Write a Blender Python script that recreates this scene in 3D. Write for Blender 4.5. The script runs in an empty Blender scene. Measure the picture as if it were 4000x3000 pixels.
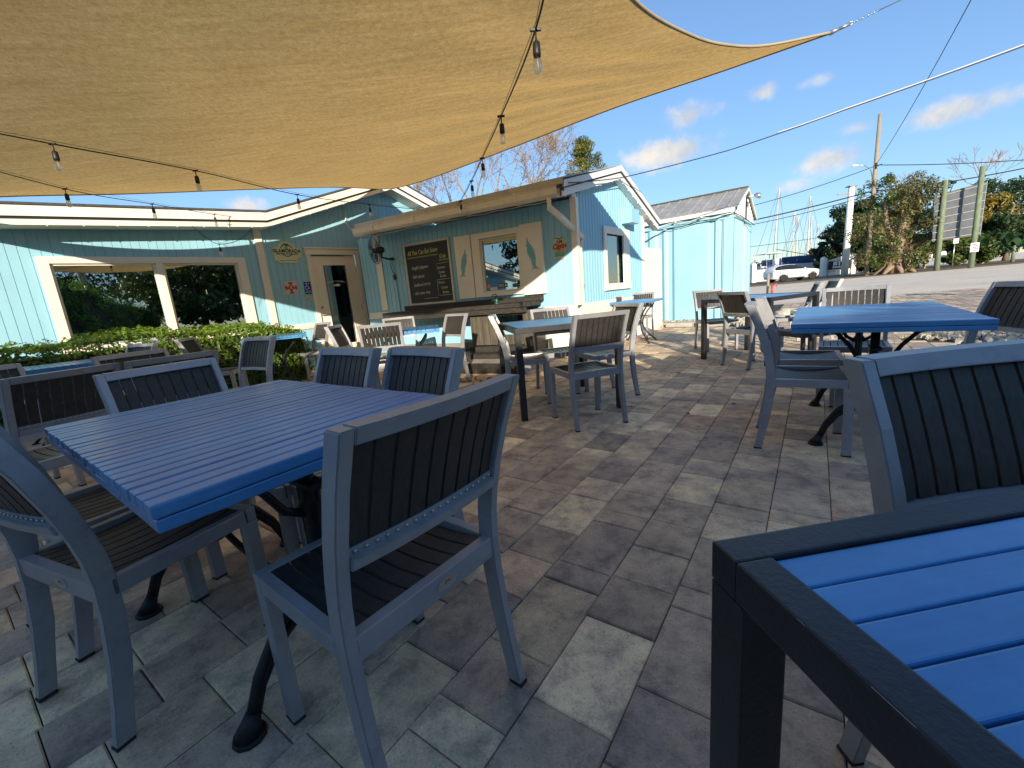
import bpy, bmesh, math, random
from mathutils import Vector, Matrix, Euler
R = math.radians
random.seed(7)
scene = bpy.context.scene
COL = scene.collection
# ------------------------------------------------------------------ node helpers
def newmat(name):
    m = bpy.data.materials.new(name); m.use_nodes = True
    nt = m.node_tree
    for n in list(nt.nodes): nt.nodes.remove(n)
    out = nt.nodes.new('ShaderNodeOutputMaterial')
    b = nt.nodes.new('ShaderNodeBsdfPrincipled')
    nt.links.new(b.outputs[0], out.inputs[0])
    return m, nt, b, out
def N(nt, typ, **kw):
    n = nt.nodes.new('ShaderNode' + typ)
    for k, v in kw.items():
        if k == 'ins':
            for i, x in v.items(): n.inputs[i].default_value = x
        else: setattr(n, k, v)
    return n
def L(nt, a, ao, b, bi): nt.links.new(a.outputs[ao], b.inputs[bi])
def coords(nt, scale=(1,1,1), kind='Object', rot=(0,0,0)):
    tc = N(nt, 'TexCoord'); mp = N(nt, 'Mapping')
    mp.inputs['Scale'].default_value = scale; mp.inputs['Rotation'].default_value = rot
    L(nt, tc, kind, mp, 'Vector'); return mp
def noise(nt, vec, scale, detail=4, rough=.55, out='Fac'):
    n = N(nt, 'TexNoise'); n.inputs['Scale'].default_value = scale; n.inputs['Detail'].default_value = detail
    n.inputs['Roughness'].default_value = rough
    if vec: L(nt, vec, 0, n, 'Vector')
    return n
def ramp(nt, src, so, stops):
    r = N(nt, 'ValToRGB'); e = r.color_ramp.elements
    while len(e) < len(stops): e.new(.5)
    for el, (p, c) in zip(e, stops):
        el.position = p; el.color = (c[0], c[1], c[2], 1) if len(c) == 3 else c
    L(nt, src, so, r, 0); return r
def mixc(nt, a, b, fac, mode='MIX', f=1.0):
    m = N(nt, 'Mix', data_type='RGBA', blend_type=mode)
    m.inputs[0].default_value = f
    for sock, v in ((6, a), (7, b)):
        if isinstance(v, tuple) and not hasattr(v[0], 'outputs'): m.inputs[sock].default_value = (*v[:3], 1)
        else: nt.links.new(v[0].outputs[v[1]], m.inputs[sock])
    if fac is not None: nt.links.new(fac[0].outputs[fac[1]], m.inputs[0])
    return m
def bump(nt, b, src, so, strength=.3, dist=.01, chain=None):
    bp = N(nt, 'Bump'); bp.inputs['Strength'].default_value = strength; bp.inputs['Distance'].default_value = dist
    L(nt, src, so, bp, 'Height')
    if chain: L(nt, chain, 0, bp, 'Normal')
    L(nt, bp, 0, b, 'Normal'); return bp
def shifted(nt, mp):
    oi = N(nt, 'ObjectInfo'); sc = N(nt, 'VectorMath', operation='SCALE'); sc.inputs['Scale'].default_value = 7.3; L(nt, oi, 'Location', sc, 0)
    ad = N(nt, 'VectorMath', operation='ADD'); L(nt, mp, 0, ad, 0); L(nt, sc, 0, ad, 1)
    wn = N(nt, 'TexWhiteNoise'); L(nt, sc, 0, wn, 'Vector'); return ad, wn
def simple(name, col, rough=.5, metal=0., var=.12, vscale=6., bmp=.0, bscale=80., spec=.5, dirt=0., stretch=(1,1,1), own=0.):
    m, nt, b, out = newmat(name)
    mp = coords(nt, stretch); wn = None
    if own: mp, wn = shifted(nt, mp)
    n = noise(nt, mp, vscale, 5)
    lo = tuple(c*(1-var) for c in col); hi = tuple(min(1, c*(1+var)) for c in col)
    r = ramp(nt, n, 'Fac', [(.3, lo), (.7, hi)])
    src = (r, 0)
    if dirt:
        n2 = noise(nt, mp, vscale*3.1, 8, .7)
        r2 = ramp(nt, n2, 'Fac', [(.52, (0,0,0)), (.68, (1,1,1))])
        fm = N(nt, 'Math', operation='MULTIPLY'); fm.inputs[1].default_value = dirt; L(nt, r2, 0, fm, 0)
        mx = mixc(nt, src, tuple(c*.45 for c in col), (fm, 0)); src = (mx, 2)
    if own:
        rw = ramp(nt, wn, 'Value', [(0,(1-own,1-own,1-own)),(1,(1+own,1+own,1+own))]); mx = mixc(nt, src, (rw, 0), None, 'MULTIPLY', 1.); src = (mx, 2)
    nt.links.new(src[0].outputs[src[1]], b.inputs['Base Color'])
    b.inputs['Roughness'].default_value = rough; b.inputs['Metallic'].default_value = metal
    b.inputs['Specular IOR Level'].default_value = spec
    rr = N(nt, 'MapRange'); rr.inputs[3].default_value = max(.02, rough-.07); rr.inputs[4].default_value = min(1, rough+.1)
    L(nt, n, 'Fac', rr, 0); L(nt, rr, 0, b, 'Roughness')
    if bmp:
        nb = noise(nt, mp, bscale, 6, .6); bump(nt, b, nb, 'Fac', bmp, .004)
    return m
M = {}
M['siding'] = simple('siding_paint', (.29,.555,.68), .55, var=.07, vscale=2.2, bmp=.25, bscale=60, dirt=.13, stretch=(1,1,.25))
M['siding2'] = simple('container_paint', (.31,.57,.66), .45, var=.06, vscale=1.6, bmp=.12, bscale=30, dirt=.07)
M['trim'] = simple('cream_paint', (.80,.75,.64), .5, var=.05, vscale=3, bmp=.15, bscale=40, dirt=.1)
M['white'] = simple('white_paint', (.78,.77,.74), .45, var=.04, vscale=3, dirt=.05)
M['gutter'] = simple('gutter_metal', (.72,.66,.56), .4, var=.06, vscale=3, dirt=.25)
M['grayw'] = simple('weathered_board', (.22,.20,.17), .8, var=.35, vscale=5, bmp=.5, stretch=(1,1,1), dirt=.3)
M['shingle'] = simple('shingles', (.07,.065,.06), .9, var=.3, vscale=20, bmp=.8)
M['blackboard'] = simple('chalkboard', (.02,.021,.022), .6, var=.5, vscale=3, dirt=0)
M['frame'] = simple('grey_powdercoat', (.35,.355,.375), .34, .25, var=.10, vscale=7, bmp=.12, bscale=260, dirt=.28, own=.13)
M['cap'] = simple('black_rubber', (.02,.02,.02), .7)
M['screw'] = simple('steel_screw', (.5,.5,.48), .3, .9)
M['badge'] = simple('badge_metal', (.55,.55,.55), .3, .8)
M['badge_ink'] = simple('badge_ink', (.45,.16,.03), .5)
M['blackmetal'] = simple('black_powdercoat', (.022,.023,.027), .42, .1, var=.25, vscale=14, bmp=.22, bscale=150, dirt=.2)
M['iron'] = simple('cast_iron', (.02,.021,.023), .5, .3, var=.3, vscale=18, bmp=.5, bscale=70)
M['cable'] = simple('black_cable', (.012,.012,.012), .5)
M['galv'] = simple('galvanised', (.45,.46,.46), .35, .8, var=.1, vscale=20)
M['roofmetal'] = simple('roof_metal', (.42,.41,.38), .5, .35, var=.16, vscale=2.4, dirt=.45, bmp=.1)
M['wood_pole'] = simple('pole_wood', (.28,.25,.19), .85, var=.25, vscale=7, bmp=.4, bscale=40, stretch=(4,4,.3))
M['green_pole'] = simple('treated_pole', (.17,.21,.13), .8, var=.35, vscale=5, bmp=.4, bscale=40, stretch=(4,4,.4))
M['bark'] = simple('bark', (.15,.12,.09), .9, var=.3, vscale=12, bmp=.8, bscale=30)
M['palebark'] = simple('pale_bark', (.27,.195,.135), .85, var=.3, vscale=10, bmp=.5)
M['stone'] = simple('stone', (.42,.38,.32), .8, var=.3, vscale=9, bmp=.4)
M['concrete'] = simple('concrete', (.36,.34,.31), .85, var=.15, vscale=5, bmp=.4, dirt=.25)
M['black'] = simple('black_ink', (.008,.008,.01), .6)
M['navy'] = simple('navy_ink', (.01,.03,.09), .5)
M['cream_sign'] = simple('cream_sign', (.62,.66,.36), .4, var=.04)
M['red'] = simple('red_paint', (.55,.05,.04), .45)
M['grey_sign'] = simple('grey_sign', (.55,.52,.47), .45)
M['signblue'] = simple('sign_blue', (.01,.05,.28), .4)
M['orange'] = simple('orange_ink', (.75,.28,.08), .5)
M['teal'] = simple('teal_ink', (.10,.42,.42), .5)
M['green_ink'] = simple('green_ink', (.12,.38,.06), .5)
M['chalk'] = simple('chalk', (.62,.62,.60), .9)
M['chalkyel'] = simple('yellow_chalk', (.70,.68,.25), .9)
M['marlin'] = simple('marlin_blue', (.17,.42,.50), .55)
M['fishwhite'] = simple('vinyl_white', (.75,.75,.72), .5)
M['pump'] = simple('pump_green', (.015,.07,.06), .35, .2)
M['brown'] = simple('dead_leaf', (.17,.075,.03), .8, var=.4, vscale=40)
M['yellow'] = simple('yellow_paint', (.65,.42,.05), .6)
M['navyhull'] = simple('navy_cover', (.03,.06,.16), .6)
M['tyre'] = simple('tyre', (.015,.015,.015), .8)
M['carpaint'] = simple('car_white', (.78,.78,.78), .22, var=.01)
M['carglass'] = simple('car_glass', (.02,.025,.03), .08)
M['tail'] = simple('tail_red', (.5,.02,.02), .3)
M['panelgrey'] = simple('billboard_back', (.085,.10,.12), .7, var=.22, vscale=1.2, dirt=.4)
M['hub'] = simple('fan_motor', (.03,.04,.06), .4, .2)
M['rope'] = simple('white_rope', (.7,.68,.62), .7)
M['drain'] = simple('downspout', (.76,.70,.60), .4, var=.05)
M['neonblue'] = simple('unlit_neon_blue', (.05,.07,.55), .3)
M['neonyel'] = simple('unlit_neon_yellow', (.35,.33,.05), .3)
M['neonwhite'] = simple('unlit_neon_white', (.3,.4,.5), .3)
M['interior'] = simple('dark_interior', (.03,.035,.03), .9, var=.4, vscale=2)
M['deskwhite'] = simple('threshold', (.6,.56,.5), .6)
# slats of the chairs
def slatmat(name, col, hi, rough, sc):
    m, nt, b, out = newmat(name)
    mp, wn = shifted(nt, coords(nt, sc))
    n = noise(nt, mp, 18, 8, .7)
    r = ramp(nt, n, 'Fac', [(.35, col), (.75, hi)])
    L(nt, r, 0, b, 'Base Color')
    rr = N(nt, 'MapRange'); rr.inputs[3].default_value = rough-.08; rr.inputs[4].default_value = rough+.15
    L(nt, n, 'Fac', rr, 0); L(nt, rr, 0, b, 'Roughness')
    n2 = noise(nt, mp, 60, 5, .6); bump(nt, b, n2, 'Fac', .35, .002)
    return m
M['slat_back'] = slatmat('black_slats', (.020,.018,.016), (.055,.050,.045), .46, (6,6,.5))
M['slat_seat'] = slatmat('black_seat_slats', (.018,.018,.020), (.055,.052,.05), .38, (6,.5,6))
def bluemat(name, stretch, rough, k=1.0):
    m, nt, b, out = newmat(name)
    mp = coords(nt, stretch)
    n = noise(nt, mp, 14, 8, .65)
    r = ramp(nt, n, 'Fac', [(.25, (.045*k,.165*k,.35*k)), (.6, (.06*k,.21*k,.42*k)), (.8, (.11*k,.26*k,.47*k))])
    n2 = noise(nt, mp, 30, 8, .8)
    r2 = ramp(nt, n2, 'Fac', [(.66, (0,0,0)), (.72, (1,1,1))])
    mx = mixc(nt, (r, 0), (.16,.13,.12), (r2, 0))
    nf = noise(nt, coords(nt, (1.,1.,1.)), 3.5, 6, .7); rf = ramp(nt, nf, 'Fac', [(.35, (.82,.82,.86)), (.65, (1.12,1.12,1.08))]); mx1 = mixc(nt, (mx, 2), (rf, 0), None, 'MULTIPLY', 1.); mx = mx1
    L(nt, mx, 2, b, 'Base Color')
    rr = N(nt, 'MapRange'); rr.inputs[3].default_value = rough-.06; rr.inputs[4].default_value = rough+.14
    L(nt, n, 'Fac', rr, 0); L(nt, rr, 0, b, 'Roughness')
    n3 = noise(nt, mp, 45, 6, .6); bump(nt, b, n3, 'Fac', .25, .002)
    b.inputs['Specular IOR Level'].default_value = .6
    return m
M['blue_slat'] = bluemat('blue_painted_slats', (1,.12,1), .26, 1.3)
M['blue_plank'] = bluemat('blue_planks', (.12,1,1), .30, 1.55)
# weathered black planks of the bar
m, nt, b, out = newmat('weathered_black_planks'); mp = coords(nt, (.5,5,5))
n = noise(nt, mp, 6, 9, .75); r = ramp(nt, n, 'Fac', [(.35,(.014,.013,.013)),(.58,(.035,.031,.026)),(.78,(.12,.10,.07))])
L(nt, r, 0, b, 'Base Color'); b.inputs['Roughness'].default_value = .65; n2 = noise(nt, mp, 25, 8, .7); bump(nt, b, n2, 'Fac', .7, .006)
M['barwood'] = m
m, nt, b, out = newmat('weathered_black_boards_upright'); mp = coords(nt, (5,5,.4))
n = noise(nt, mp, 6, 9, .75); r = ramp(nt, n, 'Fac', [(.3,(.028,.026,.022)),(.5,(.075,.066,.048)),(.75,(.19,.155,.10))])
L(nt, r, 0, b, 'Base Color'); b.inputs['Roughness'].default_value = .75; n2 = noise(nt, mp, 25, 8, .7); bump(nt, b, n2, 'Fac', .7, .006)
M['barwood_v'] = m
# pavers: per paver colour attribute + blotches
m, nt, b, out = newmat('paver_stone')
at = N(nt, 'Attribute'); at.attribute_name = 'tone'
mp = coords(nt, (1,1,1))
n = noise(nt, mp, 3.2, 6, .65); n1 = noise(nt, mp, 9, 7, .7); n2 = noise(nt, mp, 140, 4, .7)
r = ramp(nt, n1, 'Fac', [(.36,(.60,.58,.60)),(.50,(.98,.97,.96)),(.68,(1.30,1.26,1.14))])
mx = mixc(nt, (at, 0), (r, 0), None, 'MULTIPLY', 1.0)
r2 = ramp(nt, n, 'Fac', [(.38,(.78,.76,.80)),(.62,(1.08,1.05,1.0))])
mx2 = mixc(nt, (mx, 2), (r2, 0), None, 'MULTIPLY', 1.0)
r3 = ramp(nt, n2, 'Fac', [(.33,(.55,.55,.56)),(.45,(1,1,1)),(.60,(1,1,1)),(.70,(1.7,1.7,1.62))])
mx3 = mixc(nt, (mx2, 2), (r3, 0), None, 'MULTIPLY', .8)
n4 = noise(nt, mp, 1.1, 8, .75); r4 = ramp(nt, n4, 'Fac', [(.60,(0,0,0)),(.74,(.55,.55,.55))])
mx4 = mixc(nt, (mx3, 2), (.10,.095,.085), (r4, 0))
L(nt, mx4, 2, b, 'Base Color'); b.inputs['Roughness'].default_value = .75
b1 = N(nt, 'Bump'); b1.inputs['Strength'].default_value = .55; b1.inputs['Distance'].default_value = .004; L(nt, n2, 'Fac', b1, 'Height')
bump(nt, b, n1, 'Fac', .35, .006, b1)
M['paver'] = m
M['joint'] = simple('joint_sand', (.035,.032,.028), .95, var=.4, vscale=30)
# lot
m, nt, b, out = newmat('shell_lot'); mp = coords(nt)
n = noise(nt, mp, .35, 8, .7); n2 = noise(nt, mp, 14, 8, .75)
r = ramp(nt, n, 'Fac', [(.3,(.66,.56,.43)),(.55,(.80,.69,.54)),(.75,(.84,.75,.61))])
r2 = ramp(nt, n2, 'Fac', [(.3,(.72,.7,.68)),(.6,(1.05,1.05,1.05))]); mx = mixc(nt, (r,0),(r2,0),None,'MULTIPLY',1.)
L(nt, mx, 2, b, 'Base Color'); b.inputs['Roughness'].default_value = .95; bump(nt, b, n2, 'Fac', .8, .03)
M['lot'] = m
M['asphalt'] = simple('asphalt', (.075,.072,.07), .85, var=.2, vscale=1.2, bmp=.4, bscale=50)
M['verge'] = simple('dry_grass', (.22,.15,.06), .95, var=.35, vscale=1.5, bmp=.6)
M['soil'] = simple('soil', (.05,.04,.03), .95, var=.3)
M['water'] = simple('water', (.03,.07,.10), .12)
M['grassm'] = simple('grass_blades', (.10,.15,.03), .8, var=.4, vscale=8)
# leaves
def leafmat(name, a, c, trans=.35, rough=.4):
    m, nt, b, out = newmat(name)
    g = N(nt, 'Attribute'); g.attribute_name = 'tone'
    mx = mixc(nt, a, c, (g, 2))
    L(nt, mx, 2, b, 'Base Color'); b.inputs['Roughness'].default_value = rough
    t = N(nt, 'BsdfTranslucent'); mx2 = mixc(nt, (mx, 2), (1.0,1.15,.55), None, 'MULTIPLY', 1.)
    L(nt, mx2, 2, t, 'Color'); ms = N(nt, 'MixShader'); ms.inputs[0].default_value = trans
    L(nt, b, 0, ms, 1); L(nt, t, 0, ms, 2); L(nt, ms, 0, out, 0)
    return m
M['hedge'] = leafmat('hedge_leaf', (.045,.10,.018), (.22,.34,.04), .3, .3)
M['darkleaf'] = leafmat('dark_leaf', (.018,.04,.014), (.06,.10,.03), .25)
M['midleaf'] = leafmat('mid_leaf', (.05,.085,.02), (.14,.18,.04), .3)
M['vine'] = leafmat('vine_leaf', (.08,.09,.03), (.22,.19,.07), .3)
M['yellowleaf'] = leafmat('yellow_leaf', (.14,.12,.02), (.36,.27,.05), .3)
M['pineleaf'] = leafmat('pine_leaf', (.06,.09,.015), (.28,.25,.03), .3)
M['banana'] = leafmat('banana_leaf', (.05,.10,.03), (.12,.2,.05), .35)
# shade sail
m, nt, b, out = newmat('sail_cloth')
mp = coords(nt, (1,1,1), rot=(0,0,R(38)))
mps = coords(nt, (1,9,1), rot=(0,0,R(-20)))
nA = noise(nt, mps, 2.2, 8, .7); nB = noise(nt, mp, 28, 6, .8)
mpw = coords(nt, (1,1,1), rot=(0,0,R(33)))
wv = N(nt, 'TexWave'); wv.inputs['Scale'].default_value = 60; wv.inputs['Distortion'].default_value = 2; wv.inputs['Detail'].default_value = 2; L(nt, mpw, 0, wv, 'Vector')
r = ramp(nt, nA, 'Fac', [(.3,(.62,.375,.12)),(.7,(.80,.52,.19))])
r2 = ramp(nt, nB, 'Fac', [(.3,(.72,.72,.72)),(.7,(1.15,1.15,1.15))]); mx = mixc(nt,(r,0),(r2,0),None,'MULTIPLY',1.)
nC = noise(nt, coords(nt, (30,160,30), rot=(0,0,R(38))), 3.0, 4, .7); r5 = ramp(nt, nC, 'Fac', [(.35,(.80,.80,.80)),(.65,(1.12,1.12,1.12))]); mx0 = mixc(nt,(mx,2),(r5,0),None,'MULTIPLY',1.); mx = mx0
nD = noise(nt, coords(nt, (160,30,30), rot=(0,0,R(38))), 3.0, 4, .7); r6 = ramp(nt, nD, 'Fac', [(.35,(.84,.84,.84)),(.65,(1.1,1.1,1.1))]); mx = mixc(nt,(mx0,2),(r6,0),None,'MULTIPLY',1.)
L(nt, mx, 2, b, 'Base Color'); b.inputs['Roughness'].default_value = .9
t = N(nt, 'BsdfTranslucent'); L(nt, mx, 2, t, 'Color')
ms = N(nt, 'MixShader'); ms.inputs[0].default_value = .66; L(nt, b, 0, ms, 1); L(nt, t, 0, ms, 2); L(nt, ms, 0, out, 0)
bp = bump(nt, b, nA, 'Fac', .18, .012); 
b3 = N(nt, 'Bump'); b3.inputs['Strength'].default_value = .3; b3.inputs['Distance'].default_value = .003; L(nt, wv, 'Fac', b3, 'Height'); L(nt, bp, 0, b3, 'Normal'); L(nt, b3, 0, b, 'Normal'); L(nt, b3, 0, t, 'Normal')
M['sail'] = m
M['sailhem'] = simple('sail_hem', (.38,.30,.19), .85)
# window pane: see-through and mirror like
m, nt, b, out = newmat('window_glass')
g = N(nt, 'BsdfGlossy'); g.inputs['Roughness'].default_value = .004; g.inputs[0].default_value = (.9,.95,.95,1)
tr = N(nt, 'BsdfTransparent'); tr.inputs[0].default_value = (.55,.62,.6,1)
fr = N(nt, 'Fresnel'); fr.inputs[0].default_value = 1.6
mr = N(nt, 'MapRange'); mr.inputs[3].default_value = .30; mr.inputs[4].default_value = 1.0; L(nt, fr, 0, mr, 0)
nn = noise(nt, coords(nt), 1.5, 1); bb = N(nt, 'Bump'); bb.inputs['Strength'].default_value = .04; bb.inputs['Distance'].default_value = .02; L(nt, nn, 0, bb, 'Height'); L(nt, bb, 0, g, 'Normal')
ms = N(nt, 'MixShader'); L(nt, mr, 0, ms, 0); L(nt, tr, 0, ms, 1); L(nt, g, 0, ms, 2); L(nt, ms, 0, out, 0)
M['glass'] = m
# clear bulb glass
m, nt, b, out = newmat('bulb_glass')
g = N(nt, 'BsdfGlossy'); g.inputs['Roughness'].default_value = .03
tr = N(nt, 'BsdfTransparent'); tr.inputs[0].default_value = (.93,.92,.88,1)
fr = N(nt, 'LayerWeight'); fr.inputs[0].default_value = .35
df = N(nt, 'BsdfTranslucent'); df.inputs[0].default_value = (.95,.93,.88,1); ms0 = N(nt, 'MixShader'); ms0.inputs[0].default_value = .30; L(nt, tr, 0, ms0, 1); L(nt, df, 0, ms0, 2)
ms = N(nt, 'MixShader'); L(nt, fr, 'Facing', ms, 0); L(nt, ms0, 0, ms, 1); L(nt, g, 0, ms, 2); L(nt, ms, 0, out, 0)
M['bulb'] = m
M['filament'] = simple('filament', (.8,.5,.2), .5)
# ------------------------------------------------------------------ geometry helpers
class MB:
    def __init__(s): s.bm = bmesh.new()
    def box(s, c, size, rot=None, bev=0.0, seg=1, mi=0):
        vs = []
        h = [x/2 for x in size]
        mt = Matrix.Translation(Vector(c)) @ (rot.to_4x4() if rot is not None else Matrix())
        for x, y, z in ((-1,-1,-1),(1,-1,-1),(1,1,-1),(-1,1,-1),(-1,-1,1),(1,-1,1),(1,1,1),(-1,1,1)):
            vs.append(s.bm.verts.new(mt @ Vector((x*h[0], y*h[1], z*h[2]))))
        fs = [s.bm.faces.new([vs[i] for i in f]) for f in ((0,3,2,1),(4,5,6,7),(0,1,5,4),(1,2,6,5),(2,3,7,6),(3,0,4,7))]
        for f in fs: f.material_index = mi
        if bev:
            es = list({e for f in fs for e in f.edges})
            bmesh.ops.bevel(s.bm, geom=es, offset=bev, segments=seg, affect='EDGES', profile=.6)
        return s
    def face(s, pts, mi=0):
        f = s.bm.faces.new([s.bm.verts.new(Vector(p)) for p in pts]); f.material_index = mi; return s
    def prism(s, pts, ext, mi=0):
        """closed polygon extruded by the vector ext"""
        a = [s.bm.verts.new(Vector(p)) for p in pts]; b = [s.bm.verts.new(Vector(p)+Vector(ext)) for p in pts]
        n = len(a)
        fs = [s.bm.faces.new(a), s.bm.faces.new(b[::-1])]
        for i in range(n): fs.append(s.bm.faces.new((a[i], b[i], b[(i+1)%n], a[(i+1)%n])))
        for f in fs: f.material_index = mi
        return s
    def tube(s, pts, r, n=8, cap=True, mi=0, sq=False):
        pts = [Vector(p) for p in pts]; rr = r if isinstance(r, (list, tuple)) else [r]*len(pts)
        rings = []; prev = None
        for i, p in enumerate(pts):
            d = (pts[min(i+1, len(pts)-1)] - pts[max(i-1, 0)]).normalized()
            if prev is None: u = d.orthogonal().normalized()
            else:
                u = prev - d*prev.dot(d)
                u = u.normalized() if u.length > 1e-6 else d.orthogonal().normalized()
            prev = u; v = d.cross(u)
            rings.append([s.bm.verts.new(p + (u*math.cos(2*math.pi*k/n) + v*math.sin(2*math.pi*k/n))*rr[i]) for k in range(n)])
        for a, b in zip(rings, rings[1:]):
            for k in range(n):
                f = s.bm.faces.new((a[k], a[(k+1)%n], b[(k+1)%n], b[k])); f.smooth = True; f.material_index = mi
        if cap:
            for q in (rings[0][::-1], rings[-1]):
                f = s.bm.faces.new(q); f.material_index = mi
        return s
    def lathe(s, prof, c=(0,0,0), n=16, mi=0, rot=None):
        c = Vector(c); rings = []
        for r, z in prof:
            ring = []
            for k in range(n):
                v = Vector((r*math.cos(2*math.pi*k/n), r*math.sin(2*math.pi*k/n), z))
                if rot is not None: v = rot @ v
                ring.append(s.bm.verts.new(c + v))
            rings.append(ring)
        for a, b in zip(rings, rings[1:]):
            for k in range(n):
                f = s.bm.faces.new((a[k], a[(k+1)%n], b[(k+1)%n], b[k])); f.smooth = True; f.material_index = mi
        for q in (rings[0][::-1], rings[-1]):
            f = s.bm.faces.new(q); f.material_index = mi
        return s
    def sphere(s, c, r, sub=2, sc=(1,1,1), mi=0):
        o = bmesh.ops.create_icosphere(s.bm, subdivisions=sub, radius=r)
        for v in o['verts']: v.co = Vector((v.co.x*sc[0], v.co.y*sc[1], v.co.z*sc[2])) + Vector(c)
        for v in o['verts']:
            for f in v.link_faces: f.smooth = True; f.material_index = mi
        return s
    def build(s, name, mat, parent=None, loc=None, tri=False):
        me = bpy.data.meshes.new(name)
        bmesh.ops.recalc_face_normals(s.bm, faces=s.bm.faces[:]) if len(s.bm.faces) < 60000 else None
        s.bm.to_mesh(me); s.bm.free()
        for mm in (mat if isinstance(mat, (list, tuple)) else [mat]): me.materials.append(mm)
        o = bpy.data.objects.new(name, me); COL.objects.link(o)
        if parent is not None: o.parent = parent
        if loc is not None: o.location = loc
        return o
def tag(o, label=None, cat=None, group=None, kind=None):
    if label: o['label'] = label
    if cat: o['category'] = cat
    if group: o['group'] = group
    if kind: o['kind'] = kind
    return o
def empty(name, loc=(0,0,0), rz=0, label=None, cat=None, group=None):
    o = bpy.data.objects.new(name, None); COL.objects.link(o); o.location = loc; o.rotation_euler = (0,0,rz)
    o.empty_display_size = .1
    return tag(o, label, cat, group)
def copy_tree(o, parent=None):
    c = o.copy(); COL.objects.link(c); c.parent = parent
    for ch in list(o.children): copy_tree(ch, c)
    return c
_fc = {}
def text_mesh(body, size, depth=.001, align='CENTER', shear=0., bold=0.):
    cu = bpy.data.curves.new('txt', 'FONT'); cu.body = body; cu.size = size; cu.extrude = depth
    cu.align_x = align; cu.align_y = 'CENTER'; cu.shear = shear; cu.offset = bold; cu.resolution_u = 3
    o = bpy.data.objects.new('txt', cu); COL.objects.link(o)
    bpy.context.view_layer.update()
    me = bpy.data.meshes.new_from_object(o.evaluated_get(bpy.context.evaluated_depsgraph_get()))
    bpy.data.objects.remove(o); bpy.data.curves.remove(cu)
    return me
class Frame:
    """a vertical wall plane: t along it, off out of it, z up"""
    def __init__(s, ox, oy, hd):
        a = R(hd); s.o = Vector((ox, oy, 0)); s.d = Vector((math.cos(a), math.sin(a), 0)); s.n = Vector((math.sin(a), -math.cos(a), 0)); s.a = a
    def p(s, t, off, z): return s.o + s.d*t + s.n*off + Vector((0,0,z))
    def rot(s): return Matrix((( s.d.x, s.n.x, 0), (s.d.y, s.n.y, 0), (0,0,1)))
    def local(s, v): return s.p(*v)
    def textrot(s, ang=0.):   # text plane x->d, y->z, normal->n
        m = Matrix(((s.d.x, 0, s.n.x), (s.d.y, 0, s.n.y), (0,1,0)))
        return m @ Matrix.Rotation(ang, 3, 'Z')
def fbox(mb, F, t0, t1, o0, o1, z0, z1, bev=0, mi=0):
    mb.box(F.p((t0+t1)/2, (o0+o1)/2, (z0+z1)/2), (abs(t1-t0), abs(o1-o0), abs(z1-z0)), F.rot(), bev, mi=mi); return mb
def ftext(F, body, t, off, z, size, mat, parent, name='lettering', ang=0., shear=0., bold=0., sx=1., align='CENTER'):
    me = text_mesh(body, size, .0008, align, shear, bold); me.materials.append(mat)
    o = bpy.data.objects.new(name, me); COL.objects.link(o)
    mt = F.textrot(ang).to_4x4() @ Matrix.Diagonal((sx,1,1,1)); mt.translation = F.p(t, off, z)
    me.transform(mt)
    if parent is not None: o.parent = parent; 
    if parent is not None: me.transform(Matrix.Translation(-Vector(parent.location)))
    return o
def fpoly(mb, F, pts, off, th, mi=0):
    """polygon given in (t,z) of a frame, thickness th outwards"""
    mb.prism([F.p(t, off, z) for t, z in pts], F.n*th, mi); return mb
def fcirc(t, z, r, n=24, sx=1., a0=0., a1=2*math.pi):
    return [(t + r*sx*math.cos(a0+(a1-a0)*k/n), z + r*math.sin(a0+(a1-a0)*k/n)) for k in range(n)]
LW = Frame(-4.17, 7.8, 47); BW = Frame(1.0, 6.5, -28.5); GW = Frame(1.0, 6.5, 53); CW = Frame(4.11, 11.33, -38)
CE = Frame(*(CW.p(1.70, 0, 0)[:2]), 52)
# photo-matched constants
SKY_STR = .12
SUN_E = 3.5
EXPO = 1.15
SKY_TINT = (.98, .97, .93)
CLOUD_LIT = (3.6, 3.4, 3.2)
CLOUD_DARK = (2.3, 2.5, 2.8)
CLOUDS = [(21.8,14.3,5.5,2.2,1.),(23.1,17.4,3.6,1.7,.8),(30.5,17.9,1.6,1.0,.8),(36.6,10.6,3.4,1.7,.8),(45.3,12.2,5.0,1.4,.8),(35.2,17.6,1.8,.7,.45),(33.5,8.6,2.7,.9,.5),(-28.7,12.0,2.4,1.0,.8),(48.1,7.7,1.8,.9,.5),(38.5,12.8,1.8,.8,.6)]
def wloc(o, parent):
    """parent an object whose mesh is in world coordinates"""
    acc = Vector((0,0,0)); p = parent
    while p is not None: acc += Vector(p.location); p = p.parent
    o.parent = parent; o.location = -acc; return o
def W(mb, name, mat, parent=None):
    o = mb.build(name, mat)
    if parent is not None: wloc(o, parent)
    return o
def FT(F, body, t, off, z, size, mat, parent, name='lettering', ang=0., shear=0., bold=0., sx=1., align='CENTER'):
    o = ftext(F, body, t, off, z, size, mat, None, name, ang, shear, bold, sx, align)
    return wloc(o, parent)
# ================================================================== GROUND
def sheet(name, pts, z, mat):
    mb = MB(); mb.face([(x, y, z) for x, y in pts]); o = mb.build(name, mat); tag(o, kind='structure'); return o
sheet('ground', [(-260,-60),(320,-60),(320,420),(-260,420)], -.06, M['lot'])
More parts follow.
